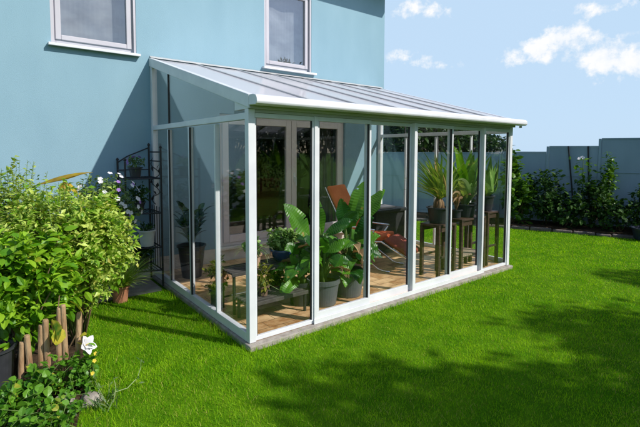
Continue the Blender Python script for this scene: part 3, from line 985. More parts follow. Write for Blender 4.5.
# gable walls
for side in (0, 1):
    xo = (lambda a, b: (a, b)) if side == 0 else (lambda a, b: (W - b, W - a))
    X = xo(.004, .058)
    cb_('side_beam', 'alu_white', (*X, PO + .001, D - .076, T_TOP - .060, T_TOP), bevel=.004)
    X = xo(-.002, .050)
    cb_('side_rail', 'alu_white', (*X, PO + .001, D - .076, 0, .085), bevel=.004)
    ys = [D - .072, 2.102, 1.402, .701, PO]
    for k in (1, 2, 3):
        w2 = .020 if k != 3 else .012
        X = xo(-.006, .042)
        cb_('mullion', 'alu_white', (*X, ys[k] - w2, ys[k] + w2, .086, T_TOP - .076), bevel=.004)
        if k < 3:
            X = xo(-.008, .012)
            cb_('gasket', 'gasket', (*X, ys[k] - w2 - .012, ys[k] - w2 - .001, .09, T_TOP - .078), bevel=0)
    for k in range(4):
        X = xo(.020, .028)
        cb_('pane', 'glass', (*X, ys[k + 1] + .02, ys[k] - .02, .07, T_TOP - .06), bevel=0)
    # triangle above
    X = xo(.022, .030)
    ym = 2.12
    for (ya, yb) in ((PO + .25, ym - .006), (ym + .006, D - .06)):
        tb = MB()
        zt = lambda y: max(zr(y) - .11, T_TOP + .012)
        tb.hexa([(X[0], ya, T_TOP - .01), (X[1], ya, T_TOP - .01), (X[1], yb, T_TOP - .01), (X[0], yb, T_TOP - .01),
                 (X[0], ya, zt(ya)), (X[1], ya, zt(ya)), (X[1], yb, zt(yb)), (X[0], yb, zt(yb))])
        tb.build('pane', 'glass', con)
    X = xo(.012, .036)
    cb_('mullion', 'gasket', (*X, ym - .007, ym + .007, T_TOP + .002, zr(ym) - .12), bevel=0)
    # rafter
    X = xo(-.012, .062)
    rb = MB()
    yA, yB = -.028, D - .003
    rb.hexa([(X[0], yA, zr(yA) - .115), (X[1], yA, zr(yA) - .115), (X[1], yB, zr(yB) - .115), (X[0], yB, zr(yB) - .115),
             (X[0], yA, zr(yA) + .004), (X[1], yA, zr(yA) + .004), (X[1], yB, zr(yB) + .004), (X[0], yB, zr(yB) + .004)])
    rb.build('rafter', 'alu_white', con, bevel=.006)
    # infill between corner post, beam and rafter
    X = xo(.004, .058)
    b = MB()
    ya, yb = -.02, PO + .20
    b.hexa([(X[0], ya, T_TOP + .031), (X[1], ya, T_TOP + .031), (X[1], yb, T_TOP + .031), (X[0], yb, T_TOP + .031),
            (X[0], ya, zr(ya) - .116), (X[1], ya, zr(ya) - .116), (X[1], yb, zr(yb) - .116), (X[0], yb, zr(yb) - .116)])
    b.build('corner_infill', 'alu_white', con, bevel=.003)

# roof: sheets between slim bars
NB = 7
bx = [0.03 + (W - 0.06) * i / NB for i in range(NB + 1)]
for i in range(NB):
    a, b = bx[i] + .004 + (.03 if i == 0 else 0), bx[i + 1] - .004 - (.03 if i == NB - 1 else 0)
    yA, yB = -.06, D - .004
    sb = MB()
    sb.hexa([(a, yA, zr(yA) - .022), (b, yA, zr(yA) - .022), (b, yB, zr(yB) - .022), (a, yB, zr(yB) - .022),
             (a, yA, zr(yA) - .006), (b, yA, zr(yA) - .006), (b, yB, zr(yB) - .006), (a, yB, zr(yB) - .006)])
    sb.build('roof_sheet', 'roof_sheet', con)
for i in range(1, NB):
    yA, yB = -.05, D - .006
    x = bx[i]
    sb = MB()
    sb.hexa([(x - .018, yA, zr(yA) - .005), (x + .018, yA, zr(yA) - .005), (x + .018, yB, zr(yB) - .005), (x - .018, yB, zr(yB) - .005),
             (x - .018, yA, zr(yA) + .010), (x + .018, yA, zr(yA) + .010), (x + .018, yB, zr(yB) + .010), (x - .018, yB, zr(yB) + .010)])
    sb.build('glazing_bar', 'alu_grey', con, bevel=.003)
    sb = MB()
    yA = .12
    sb.hexa([(x - .025, yA, zr(yA) - .085), (x + .025, yA, zr(yA) - .085), (x + .025, yB, zr(yB) - .085), (x - .025, yB, zr(yB) - .085),
             (x - .025, yA, zr(yA) - .024), (x + .025, yA, zr(yA) - .024), (x + .025, yB, zr(yB) - .024), (x - .025, yB, zr(yB) - .024)])
    sb.build('rafter', 'alu_white', con, bevel=.004)
fl = MB()
fl.hexa([(.0, D - .05, zr(D - .05) + .011), (W + .02, D - .05, zr(D - .05) + .011), (W + .02, D - .003, zr(D) + .013), (.0, D - .003, zr(D) + .013),
         (.0, D - .05, zr(D - .05) + .016), (W + .02, D - .05, zr(D - .05) + .016), (W + .02, D - .003, zr(D) + .030), (.0, D - .003, zr(D) + .030)])
fl.build('flashing', 'alu_grey', con, bevel=.004)

# ------------------------------------------------------------------ fence
FU = np.array([-.387, .922])
FN = np.array([.922, .387])
F0 = np.array([9.2, 1.65])


def fstrip(s0, s1, d0, d1, z0, z1):
    q = lambda s, d: F0 + FU * s + FN * d
    c = [q(s0, d0), q(s0, d1), q(s1, d1), q(s1, d0)]
    return [(*a, z0) for a in c] + [(*a, z1) for a in c]


fence = thing('garden_fence', 'blue grey boarded garden fence stepping up to the right', 'fence', (*F0, GZ))
secs = [(-5.6, -3.4, 2.06), (-3.4, -1.17, 2.06), (-1.17, -.08, 1.88), (-.08, 1.02, 1.74), (1.02, 3.2, 1.72), (3.2, 5.4, 1.72), (5.4, 7.6, 1.70), (7.6, 9.8, 1.70)]
for (a, b, h) in secs:
    MB().hexa(fstrip(a + .03, b - .03, 0, .03, GZ, h)).build('fence_panel', 'fence', fence, bevel=.004)
    for z in (.12, h * .62):
        MB().hexa(fstrip(a + .031, b - .031, -.012, -.001, z, z + .012)).build('rail', 'fence', fence)
    MB().hexa(fstrip(a + .031, b - .031, -.012, .042, h + .001, h + .03)).build('cap_rail', 'fence', fence)
    MB().hexa(fstrip(b - .028, b + .028, -.02, .045, GZ, h + .02)).build('fence_post', 'fence', fence, bevel=.004)
# two dark leaning trellis bars in front of the fence
for k, (s0, s1, lab) in enumerate(((-.72, -.52, 'dark leaning plant stake on the fence, left of the climber'), (-1.02, -.93, 'dark upright plant stake on the fence behind the climber'))):
    a = F0 + FU * s0 - FN * .10
    b = F0 + FU * s1 - FN * .03
    o = MB().tube([(*a, 0), (*b, 1.9)], .018, 8).build('plant_stake', 'black_metal', None, base=(*a, 0))
    tag(o, lab, 'stake', 'stakes by the fence')


# ------------------------------------------------------------------ plants and trees
def plant(name, label, cat, base, st, lf, leafm, stemm='stem_brown', group=None, crown='foliage', trunk='stem'):
    t = thing(name, label, cat, tuple(float(q) for q in base), group)
    if st is not None and st.n:
        st.build(trunk, stemm, t, smooth=True)
    lf.build(crown, leafm, t)
    return t


def tree(name, label, base, h, crown_r, leafm, n, leaf, group, trunk_h=None, crown_c=None, gaps=0.55):
    base = np.asarray(base, float)
    trunk_h = trunk_h or h * .3
    cc = base + np.array([0, 0, trunk_h + (h - trunk_h) * .5])
    cr = np.array([crown_r, crown_r, (h - trunk_h) * .5])
    st, lf = MB(), MB()
    r0 = .03 + h * .018
    st.tube([base - [0, 0, .05], base + [0.03, 0, trunk_h * .5], base + [-.02, .04, trunk_h], cc + [0, 0, cr[2] * .5]], [r0, r0 * .8, r0 * .65, r0 * .2], 9)
    clumps = 26
    d = rand_dirs(clumps, .1)
    cen = cc + d * cr * (.35 + .55 * RNG.random((clumps, 1)))
    for i in range(0, clumps, 2):
        s0 = base + [0, 0, trunk_h * (.7 + .5 * RNG.random())]
        st.tube([s0, (s0 + cen[i]) / 2 + [0, 0, .1], cen[i]], [r0 * .4, r0 * .25, r0 * .08], 5)
    per = n // clumps
    for c in cen:
        rr = cr * (.26 + .24 * RNG.random())
        q = rand_dirs(per)
        P = c + q * rr * (.5 + .5 * RNG.random((per, 1)))
        s = .6 + .8 * RNG.random(per)
        scatter(lf, P, unit(q + RNG.normal(0, .7, q.shape) + [0, 0, -.1]), leaf * s, leaf * .55 * s, T_DIAMOND)
    return plant(name, label, 'tree', base, st, lf, leafm, 'bark', group, 'crown', 'trunk')


# trees beyond the fence, seen through the glass
bg = [((10.9, 9.4), 3.35, 1.6), ((11.9, 8.4), 3.45, 1.6), ((12.5, 7.4), 2.88, 1.45), ((13.1, 6.45), 2.72, 1.30)]
labs = ['dark bushy tree beyond the fence, closest to the blue house corner', 'broad dark tree beyond the fence, seen through the middle of the far glass',
        'low round tree beyond the fence, behind the yucca leaves', 'slim dark tree beyond the fence, behind the last glass panels']
for ((x, y), h, r), lb in zip(bg, labs):
    tree('background_tree', lb, (x, y, GZ), h, r, 'tree_leaf', 11000, .24, 'trees beyond the fence', trunk_h=.3)

# trees behind the photographer: they shade the lawn and mirror in the panes
sh = [((3.9, -7.8), 5.95, 1.75), ((6.6, -7.8), 6.25, 1.8), ((9.4, -8.2), 6.2, 1.8), ((12.2, -8.5), 6.0, 1.7), ((-1.5, -11.0), 4.2, 1.5)]
for (x, y), h, r, lb in (((15.0, -4.2), 6.5, 2.4, 'tall unseen tree added past the fence end to darken the pane reflections'), ((15.5, -8.0), 7.5, 2.6, 'tallest unseen tree added past the fence end to darken the pane reflections')):  # out of view, added so the front panes mirror dark leaves instead of sky
    tree('added_reflection_tree', lb, (x, y, GZ), h, r, 'tree_leaf', 9000, .26, 'unseen trees added to darken the pane reflections', trunk_h=.4)
labs = ['leafy garden tree shading the middle of the lawn', 'tallest garden tree shading the right side of the lawn', 'garden tree near the fence shading the lawn corner',
        'garden tree behind the photographer', 'garden tree far behind the photographer on the left']
for ((x, y), h, r), lb in zip(sh, labs):
    tree('garden_tree', lb, (x, y, GZ), h, r, 'tree_leaf', 11500, .17, 'trees shading the lawn', trunk_h=1.2)
hst, hlf = [], MB()
for k in range(9):
    hst.append(MB().tube([(-8 + k * 2.0, -13.5, GZ), (-8 + k * 2.0, -13.5, 1.4)], [.04, .02], 6))
nh = 15000
hp = np.stack([RNG.random(nh) * 18 - 9, -13.5 + RNG.normal(0, .35, nh), RNG.random(nh) ** .8 * 2.3], 1)
scatter(hlf, hp, rand_dirs(nh, .2), .14, .08)
hedge = plant('hedge', 'long dark clipped hedge behind the photographer', 'hedge', (0, -13.5, GZ), None, hlf, 'dark_leaf')
for q in hst:
    q.build('trunk', 'bark', hedge)

# climbers and shrubs along the far border
def border(name, label, s, d, h, r, n, leaf, lm, tmpl=T_OVAL, zc=.5, group='plants along the far fence', cat='shrub', per=7):
    b = K0 + KU * s + KN * d
    st, lf = shrub_parts((*b, 0.02), (*b, h * zc), (r, r * .8, h * (1 - zc)), n, per, leaf, leaf * .6, tmpl, twig=.28, n_stem=6)
    return plant(name, label, cat, (*b, 0.02), st, lf, lm, 'stem_brown', group)


border('climbing_plant', 'tall lime leaved climber nearest the conservatory, reaching above the fence', .95, .55, 1.86, .20, 60, .15, 'climber_leaf', zc=.52, cat='climbing plant')
border('climbing_plant', 'broad low skirt of bright leaves below the tall climber', .78, .42, 1.25, .42, 90, .15, 'climber_leaf', zc=.5, cat='climbing plant')
border('climbing_plant', 'narrow climber on the upright dark stake with white blooms', -1.05, .75, 1.86, .19, 60, .10, 'climber_leaf', zc=.55, cat='climbing plant')
border('dark_shrub', 'dense dark shrub between the two climbers', .2, .7, 1.38, .50, 120, .10, 'dark_leaf')
border('dark_shrub', 'dark shrub spreading under the white blooms', -.75, .65, 1.2, .48, 110, .10, 'dark_leaf')
border('dark_shrub', 'dark airy shrub left of the blue tub', -1.8, .6, 1.1, .45, 100, .09, 'dark_leaf')
border('dark_shrub', 'tall dark shrub at the picture edge behind the blue tub', -2.45, .75, 1.5, .46, 110, .09, 'dark_leaf')
border('dark_shrub', 'low bushy dark shrub filling the border before the second fence panel', -.25, .45, .80, .58, 110, .10, 'dark_leaf')
border('dark_shrub', 'low dark shrub right behind the kerb beside the blue tub', -1.25, .45, .7, .5, 100, .09, 'dark_leaf')
border('dark_shrub', 'dark shrub seen through the last glass panel', 1.9, .6, 1.3, .5, 120, .10, 'dark_leaf')


def flower(mb, c, nrm, r, petals=5, wide=.9, cup=.35):
    nrm = unit(np.asarray(nrm, float))
    a = unit(np.cross(nrm, [0.3, .2, 1.0]))
    b = np.cross(nrm, a)
    P = np.repeat(np.asarray(c, float)[None], petals, 0)
    an = np.arange(petals) * 2 * math.pi / petals + RNG.random()
    Dd = np.cos(an)[:, None] * a + np.sin(an)[:, None] * b + nrm * cup
    scatter(mb, P, Dd, r, r * wide, T_OVAL, upv=np.repeat(nrm[None], petals, 0), fold=.1, droop=.12)


# white bloom over the climber on the stake
b = K0 + KU * -.55 + KN * .72
t = thing('white_flowering_stem', 'pale flower head standing above the border against the fence', 'flower', (*b, 0.02), 'plants along the far fence')
MB().tube([(*b, 0.02), (b[0] + .03, b[1], 1.0), (b[0], b[1], 1.62)], [.012, .01, .006], 6).build('stem', 'stem_green', t)
sl = MB()
for k in range(2):
    fm = MB()
    flower(fm, (b[0] + RNG.normal(0, .04), b[1] + RNG.normal(0, .07), 1.62 + RNG.normal(0, .03)), (-.8, -.3, .6), .055)
    fm.build('flower', 'petal_white', t)
q = np.array([[b[0] + RNG.normal(0, .1), b[1] + RNG.normal(0, .1), 1.0 + .6 * RNG.random()] for _ in range(46)])
scatter(sl, q, rand_dirs(46), .12, .07, T_OVAL)
sl.build('foliage', 'climber_leaf', t)

# dark tub at the border
tb_c = K0 + KU * -1.72 + KN * -.02
tb = MB().lathe([(.20, 0), (.24, .02), (.285, .22), (.30, .225), (.30, .25), (.275, .25), (.26, .2), (0, .19)], (*tb_c, GZ), 28)
o = tb.build('plastic_tub', 'dark_tub', None, base=(*tb_c, GZ), smooth=False)
tag(o, 'dark blue plastic tub standing on the kerb at the right edge', 'tub')

# ------------------------------------------------------------------ left flower bed
def shrub(name, label, base, cc, cr, n, per, l, w, lm, stemm='stem_brown', cat='shrub', tmpl=T_DIAMOND, **kw):
    st, lf = shrub_parts(base, cc, cr, n, per, l, w, tmpl, **kw)
    return plant(name, label, cat, base, st, lf, lm, stemm)


B0 = GZ + .02
shrub('fine_leaved_shrub', 'dense lime green shrub of small leaves in front of the black shelf', (-1.22, 1.0, B0), (-1.13, 1.0, .88), (.40, .38, .54), 680, 12, .058, .032, 'lime_leaf', twig=.20, n_stem=12, shell=.35)
shrub('broad_leaved_shrub', 'sunlit shrub with broad bright green leaves at the left edge', (-1.72, .66, B0), (-1.66, .64, .70), (.42, .32, .42), 340, 8, .090, .046, 'shrub_leaf', tmpl=T_OVAL, twig=.22, n_stem=10, stem_r=.011, shell=.4)
shrub('broad_leaved_shrub', 'middle height green shrub between the broad leaved and the fine leaved one', (-1.45, 1.15, B0), (-1.46, 1.12, .94), (.38, .36, .56), 620, 10, .052, .028, 'lime_leaf', twig=.2, n_stem=9, shell=.4)
shrub('tall_back_shrub', 'tall loose pale green shrub at the far left against the blue wall', (-1.95, 1.65, B0), (-1.88, 1.60, 1.02), (.54, .40, .66), 520, 9, .062, .032, 'sprig_leaf', twig=.26, n_stem=12, shell=.35)

# airy sprigs rising above the shrubs
def sprigs(name, label, base, n, spread, h, leaf, lm, foot=.35):
    base = np.asarray(base, float)
    st, lf = MB(), MB()
    for i in range(n):
        a = RNG.random() * 2 * math.pi
        rr = spread * math.sqrt(RNG.random())
        top = base + np.array([math.cos(a) * rr, math.sin(a) * rr * .8, h * (.72 + .28 * RNG.random())])
        b0 = base + (top - base) * np.array([foot, foot, 0])
        mid = (b0 + top) / 2 + RNG.normal(0, .03, 3)
        pts = [b0, mid, top]
        st.tube(pts, [.006, .005, .002], 5)
        m = 34
        t_ = .35 + .65 * np.arange(m) / m
        P = np.where(t_[:, None] < .5, b0 + (mid - b0) * (t_ * 2)[:, None], mid + (top - mid) * (t_ * 2 - 1)[:, None])
        dd = rand_dirs(m) * [1, 1, .3] + [0, 0, .45]
        s = (1.25 - .7 * t_)
        scatter(lf, P, dd, leaf * s, leaf * .55 * s, T_DIAMOND)
    return plant(name, label, 'plant', base, st, lf, lm, 'stem_green')


sprigs('tall_leafy_plant', 'tall airy stems of small pale leaves rising against the blue wall', (-1.72, 1.70, B0), 46, .42, 1.72, .072, 'sprig_leaf')
sprigs('tall_leafy_plant', 'thin leafy shoots standing out above the fine leaved shrub', (-1.22, 1.05, B0), 30, .40, 1.50, .05, 'lime_leaf', .08)
sprigs('tall_leafy_plant', 'shorter leafy stems beside the yellow withered leaf', (-1.24, 1.5, B0), 34, .32, 1.50, .062, 'sprig_leaf')

# withered big leaf
t = thing('withered_plant', 'large drooping yellow brown leaf above the shrubs', 'plant', (-1.2, 1.72, B0))
st = MB().tube([(-1.2, 1.72, B0), (-1.22, 1.72, .8), (-1.16, 1.72, 1.40)], [.014, .012, .009], 7)
st.build('stem', 'stem_brown', t)
lf = MB()
arc_leaf(lf, (-1.44, 1.86, 1.40), -.62, .42, -.05, .60, .12, P_LANCE, 10, -.32, .12)
lf.build('leaf', 'yellow_leaf', t)
lf = MB()
arc_leaf(lf, (-1.20, 1.70, 1.45), -1.9, -.8, -1.5, .22, .11, P_LANCE, 7, -.2, .15)
arc_leaf(lf, (-1.17, 1.68, 1.43), -.6, -.7, -1.5, .18, .09, P_LANCE, 6, -.2, .15)
lf.build('leaf', 'yellow_leaf', t)

# petunias in a tall pot
t = thing('petunia_pot', 'tall pot overflowing with white petunias behind the fine leaved shrub', 'potted plant', (-1.02, 2.22, -.03))
pot(t, (-1.02, 2.22, -.03), .16, .12, .92, 'grey_tub')
st, lf = shrub_parts((-1.02, 2.20, .86), (-.80, 1.86, 1.14), (.36, .30, .36), 260, 8, .055, .03, T_DIAMOND, twig=.16, n_stem=12, shell=.3, stem_r=.004)
st.build('stem', 'stem_green', t)
lf.build('foliage', 'petunia_leaf', t)
for k in range(40):
    d = unit(np.array([RNG.normal(.25, .6), -abs(RNG.normal(.7, .4)), RNG.normal(.05, .55)]))
    c = np.array([-.80, 1.86, 1.14]) + d * np.array([.39, .33, .38])
    fm = MB()
    flower(fm, c, d + [0, -.3, .2], .026 if k % 9 == 0 else .030)
    fm.build('flower', 'petal_purple' if k % 9 == 0 else 'petal_white', t)

# grass-leaved plant in a terracotta pot at the lawn edge
t = thing('terracotta_potted_plant', 'terracotta pot with a fine bright green plant at the foot of the shelf', 'potted plant', (-.62, 2.06, GZ))
pot(t, (-.62, 2.06, GZ), .105, .08, .19, 'terracotta')
lf = MB()
nn = 420
a = RNG.random(nn) * 2 * math.pi
P = np.stack([-.62 + .06 * np.cos(a), 2.06 + .06 * np.sin(a), np.full(nn, .11)], 1)
for i in range(nn):
    tl = R(86 - 50 * RNG.random() ** .8)
    pts = [P[i]]
    L_ = .22 + .42 * RNG.random()
    for s in range(4):
        tt = tl - R(14) * s
        pts.append(pts[-1] + np.array([math.cos(a[i]) * math.cos(tt), math.sin(a[i]) * math.cos(tt), math.sin(tt)]) * L_ / 4)
    lf.leaf_strip(pts, [.006, .009, .009, .006, .001], (-math.cos(a[i]), -math.sin(a[i]), .4), .1)
lf.build('foliage', 'lime_leaf', t)

# wooden stakes edging the bed
stakes = [(-1.63, .36, .40, -.02), (-1.575, .345, .46, .015), (-1.525, .325, .50, -.01), (-1.465, .30, .58, .02), (-1.41, .285, .60, -.015), (-1.35, .27, .52, .03), (-1.70, .38, .35, .02)]
slab = ['weathered wooden edging stake, {} in the row from the left'.format(q) for q in ('second', 'third', 'fourth', 'fifth', 'sixth', 'last', 'first')]
for (x, y, h, tl), lb in zip(stakes, slab):
    sb = MB()
    r = .0185 + .003 * random.random()
    sb.tube([(x, y, -.12), (x + tl * .5, y, h * .5), (x + tl, y - .01, h - .012), (x + tl, y - .01, h)], [r, r * .98, r * .95, r * .8], 12)
    o = sb.build('wooden_stake', 'stake', None, base=(x, y, GZ), smooth=False)
    tag(o, lb, 'stake', 'wooden stakes edging the flower bed')

# vines over the stakes and at the bottom left
def vine(label, base, n, spread, h, leaf):
    base = np.asarray(base, float)
    st, lf = MB(), MB()
    for i in range(n):
        a = RNG.random() * 2 * math.pi
        top = base + np.array([math.cos(a) * spread * RNG.random(), math.sin(a) * spread * .7 * RNG.random(), h * (.35 + .65 * RNG.random())])
        b0 = base + RNG.normal(0, .06, 3) * [1, 1, 0]
        mid = (b0 + top) / 2 + RNG.normal(0, .05, 3)
        st.tube([b0, mid, top], [.004, .003, .0015], 5)
        m = 13
        t_ = (np.arange(m) + 1) / m
        P = np.where(t_[:, None] < .5, b0 + (mid - b0) * (t_ * 2)[:, None], mid + (top - mid) * (t_ * 2 - 1)[:, None])
        s = .6 + .7 * RNG.random(m)
        scatter(lf, P, rand_dirs(m, .3), leaf * s, leaf * .8 * s, T_OVAL)
    return plant('trailing_vine', label, 'vine', base, st, lf, 'vine_leaf', 'stem_green', 'vines in the flower bed')


vine('leafy vine tangled at the bottom left corner', (-1.75, .05, B0), 34, .30, .30, .062)
vine('low leafy vine spreading over the soil before the rocks', (-1.56, -.26, B0), 40, .26, .16, .045)
vine('small vine climbing over the right wooden stakes', (-1.33, .14, B0), 16, .14, .28, .046)
vine('low vine in front of the left wooden stakes', (-1.60, .20, B0), 22, .24, .30, .05)
# yellowing leaves on the shrub above the stakes
yl = MB()
MT['blotched_leaf'] = leaf_mat('blotched_leaf', (0.10, 0.24, 0.01), (0.55, 0.48, 0.04), trans=0.3, rough=0.6, tcol=(1.1, 1.0, 0.5), scale=22, rand=0.25, lo=.38, hi=.62)
yp = np.array([(-1.50, .28, .50), (-1.45, .26, .44), (-1.38, .27, .62), (-1.55, .25, .16), (-1.35, .24, .30), (-1.33, .2, .36)])
scatter(yl, yp, np.array([(.3, -.5, -.8), (-.2, -.4, -.9), (.6, -.4, -.5), (.1, -.3, -.8), (.5, -.4, -.2), (.4, -.5, .3)]), np.array([.17, .13, .15, .16, .07, .06]), np.array([.12, .10, .10, .11, .05, .05]), T_OVAL)
ys = MB().tube([(-1.45, .40, B0), (-1.46, .36, .4), (-1.44, .32, .66)], [.008, .006, .004], 6)
t = plant('yellowing_plant', 'yellow blotched leaves hanging over the wooden stakes', 'plant', (-1.45, .40, B0), ys, yl, 'blotched_leaf')
# black pot among the leaves
t = thing('dark_planter', 'black planter half hidden behind the left stakes', 'planter', (-1.86, .50, B0))
pot(t, (-1.86, .50, B0), .15, .12, .34, 'black_pot')

# white hibiscus flower
t = thing('white_hibiscus', 'single white hibiscus bloom beside the last wooden stake', 'flower', (-1.27, .20, B0))
MB().tube([(-1.27, .20, B0), (-1.29, .2, .12), (-1.285, .22, .26)], [.005, .005, .004], 6).build('stem', 'stem_green', t)
fm = MB()
flower(fm, (-1.29, .215, .27), (.5, -.6, .35), .085, 5, .72, .55)
flower(fm, (-1.29, .212, .272), (.4, -.65, .5), .06, 6, .6, 1.1)
fm.build('flower', 'petal_white', t)
MB().tube([(-1.29, .215, .27), (-1.28, .175, .295)], [.006, .003], 6).build('stamen', 'stamen', t)
lf = MB()
q = np.array([[-1.27 + RNG.normal(0, .05), .21 + RNG.normal(0, .03), .02 + .26 * RNG.random()] for _ in range(30)])
scatter(lf, q, rand_dirs(30), .06, .04, T_OVAL)
lf.build('foliage', 'vine_leaf', t)
# small yellow flowers
t = thing('yellow_flower', 'small yellow blossoms just below the white hibiscus', 'flower', (-1.24, .12, B0))
MB().tube([(-1.24, .12, B0), (-1.26, .12, .1), (-1.25, .13, .17)], [.004, .003, .002], 5).build('stem', 'stem_green', t)
for c in ((-1.25, .13, .17), (-1.27, .10, .09), (-1.235, .16, .21)):
    fm = MB()
    flower(fm, c, (.2, -.8, .5), .017)
    fm.build('flower', 'petal_yellow', t)


def rock(label, c, s, seed):
    bm = bmesh.new()
    bmesh.ops.create_icosphere(bm, subdivisions=3, radius=1)
    r_ = random.Random(seed)
    ph = [r_.uniform(0, 6) for _ in range(6)]
    for v in bm.verts:
        k = 1 + .16 * math.sin(3 * v.co.x + ph[0]) + .14 * math.sin(4 * v.co.y + ph[1]) + .10 * math.sin(5 * v.co.z + ph[2]) + .05 * math.sin(11 * v.co.x + 9 * v.co.y + ph[3])
        v.co = Vector((v.co.x * k * s[0], v.co.y * k * s[1], max(-.4, v.co.z) * k * s[2]))
    me = bpy.data.meshes.new('rock')
    bm.to_mesh(me)
    bm.free()
    me.materials.append(MT['rock'])
    o = bpy.data.objects.new('rock', me)
    o.location = c
    o.rotation_euler = (0, 0, r_.uniform(0, 3))
    col.objects.link(o)
    tag(o, label, 'rock', 'rocks edging the flower bed')


rock('larger pale grey rock at the lawn edge below the hibiscus', (-1.31, -.03, GZ + .01), (.09, .075, .05), 3)
rock('smaller rock in front of the wooden stakes', (-1.47, .06, GZ + .01), (.08, .06, .05), 8)
# thin curling weed
t = thing('curling_weed', 'thin pale weed curling over the lawn beside the rock', 'weed', (-1.22, -.12, GZ))
wd = MB()
wd.tube([(-1.22, -.12, GZ), (-1.16, -.10, .0), (-1.07, -.08, -.01), (-.99, -.05, .03), (-.955, -.02, .09), (-.95, .0, .14)], [.004, .0035, .003, .003, .002, .001], 6)
wd.tube([(-1.22, -.12, GZ), (-1.25, -.08, .02), (-1.28, -.04, .1)], [.004, .003, .001], 6)
wd.tube([(-1.18, -.14, GZ), (-1.16, -.13, .05), (-1.17, -.12, .12)], [.004, .003, .001], 6)
wd.build('stem', 'pale_leaf', t)
lf = MB()
q = np.array([(-1.28, -.04, .1), (-1.26, -.07, .05), (-.99, -.05, .03), (-1.0, -.06, .01), (-1.17, -.12, .1), (-1.16, -.13, .05), (-.95, 0, .12)] * 3) + RNG.normal(0, .012, (21, 3))
scatter(lf, q, rand_dirs(21, .3), .045, .014)
q = np.array([(-1.25 + RNG.normal(0, .07), -.14 + RNG.normal(0, .05), GZ) for _ in range(60)])
scatter(lf, q, rand_dirs(60, 1.2), .11, .010, T_STRAP)
lf.build('foliage', 'petunia_leaf', t)

# ------------------------------------------------------------------ black shelf outside
SX0, SX1, SY0, SY1 = -.46, -.055, 2.24, 2.74
sh_ = thing('plant_shelf', 'black wrought iron plant shelf in the shaded corner outside the glass', 'shelf', (-.25, 2.5, -.018))
for (x, y, h) in ((SX1, SY0, 1.78), (SX1, SY1, 1.82), (SX0, SY0 + .12, 1.62), (SX0, SY1, 1.62)):
    MB().tube([(x, y, -.018), (x, y, h)], .013, 8).lathe([(.0, .0), (.018, .008), (.02, .02), (.012, .035), (0, .045)], (x, y, h), 10).build('post', 'black_metal', sh_)
for z in (.20, .50, .95, 1.40):
    s2 = MB()
    s2.tube([(SX0, SY0 + .12, z), (SX1, SY0, z), (SX1, SY1, z), (SX0, SY1, z), (SX0, SY0 + .12, z)], .010, 6)
    for k in range(1, 9):
        x = SX0 + (SX1 - SX0) * k / 9
        s2.tube([(x, SY0 + .12 * (1 - k / 9), z), (x, SY1, z)], .005, 5)
    s2.build('shelf_board', 'black_metal', sh_)
s2 = MB()
for z in (1.74, 1.62):
    s2.tube([(SX1, SY0, z), (SX1, SY1, z)], .010, 6)
for k in range(1, 5):
    y = SY0 + (SY1 - SY0) * k / 5
    s2.tube([(SX1, y, .2), (SX1, y, 1.02)], .006, 5)
# scroll with leaves on the side panel
sp = [(SX1, SY0 + .06 + .36 * (.5 + .5 * math.sin(i * .42)), 1.04 + i * .016) for i in range(36)]
s2.tube(sp, .006, 5)
lfp = np.array(sp[2::3])
scatter(s2, lfp, np.column_stack([RNG.normal(0, .2, len(lfp)), RNG.normal(0, 1, len(lfp)), RNG.normal(.3, .7, len(lfp))]), .085, .045, T_DIAMOND)
s2.build('scroll_panel', 'black_metal', sh_)
s2 = MB()
s2.tube([(SX0, SY1, 1.60), (SX0 + .12, SY1, 1.68), (SX1, SY1, 1.80)], .009, 6)
s2.tube([(SX0, SY0 + .12, 1.50), (SX0, SY1, 1.50)], .008, 6)
s2.tube([(SX0, SY1, 1.5), (SX1, SY1, 1.5)], .008, 6)
s2.build('brace', 'black_metal', sh_)


def small_potted(name, label, c, r, h, potm, lm, n, crown, leaf, tmpl=T_DIAMOND, flowers=None):
    t = thing(name, label, 'potted plant', c)
    pot(t, c, r, r * .75, h, potm)
    st, lf = shrub_parts((c[0], c[1], c[2] + h - .05), (c[0], c[1], c[2] + h + crown[2] * .7), crown, n, 6, leaf, leaf * .5, tmpl, twig=crown[0] * .7, n_stem=6, stem_r=.004, shell=.3)
    st.build('stem', 'stem_green', t)
    lf.build('foliage', lm, t)
    if flowers:
        for _ in range(8):
            fm_ = MB()
            d = rand_dirs(1, .3)[0]
            flower(fm_, np.array([c[0], c[1], c[2] + h + crown[2] * .7]) + d * crown, d, .028)
            fm_.build('flower', flowers, t)
    return t


small_potted('shelf_potted_plant', 'small dark pot with purple flowers on the top shelf', (-.30, 2.50, 1.412), .085, .13, 'black_pot', 'petunia_leaf', 22, (.10, .10, .09), .05, flowers='petal_purple')
small_potted('shelf_potted_plant', 'leafy dark plant in a black pot on the upper middle shelf', (-.28, 2.48, .962), .09, .13, 'black_pot', 'dark_leaf', 40, (.15, .15, .14), .06)
small_potted('shelf_potted_plant', 'pale grey square-shouldered pot with wilted plant on the lower middle shelf', (-.20, 2.40, .512), .11, .21, 'white_pot', 'dark_leaf', 16, (.10, .10, .06), .05)
small_potted('shelf_potted_plant', 'dark pot with a trailing plant on the bottom shelf', (-.26, 2.46, .212), .11, .15, 'black_pot', 'dark_leaf', 40, (.14, .14, .12), .06)

# ------------------------------------------------------------------ inside the conservatory
FZ = .026
ROOM[0] = (.02, W - .02, .02, D)


def stems_to(st, base, pts, r):
    for q in pts:
        st.tube([base, (np.asarray(base) + q) / 2, q], [r, r * .8, r * .5], 6)


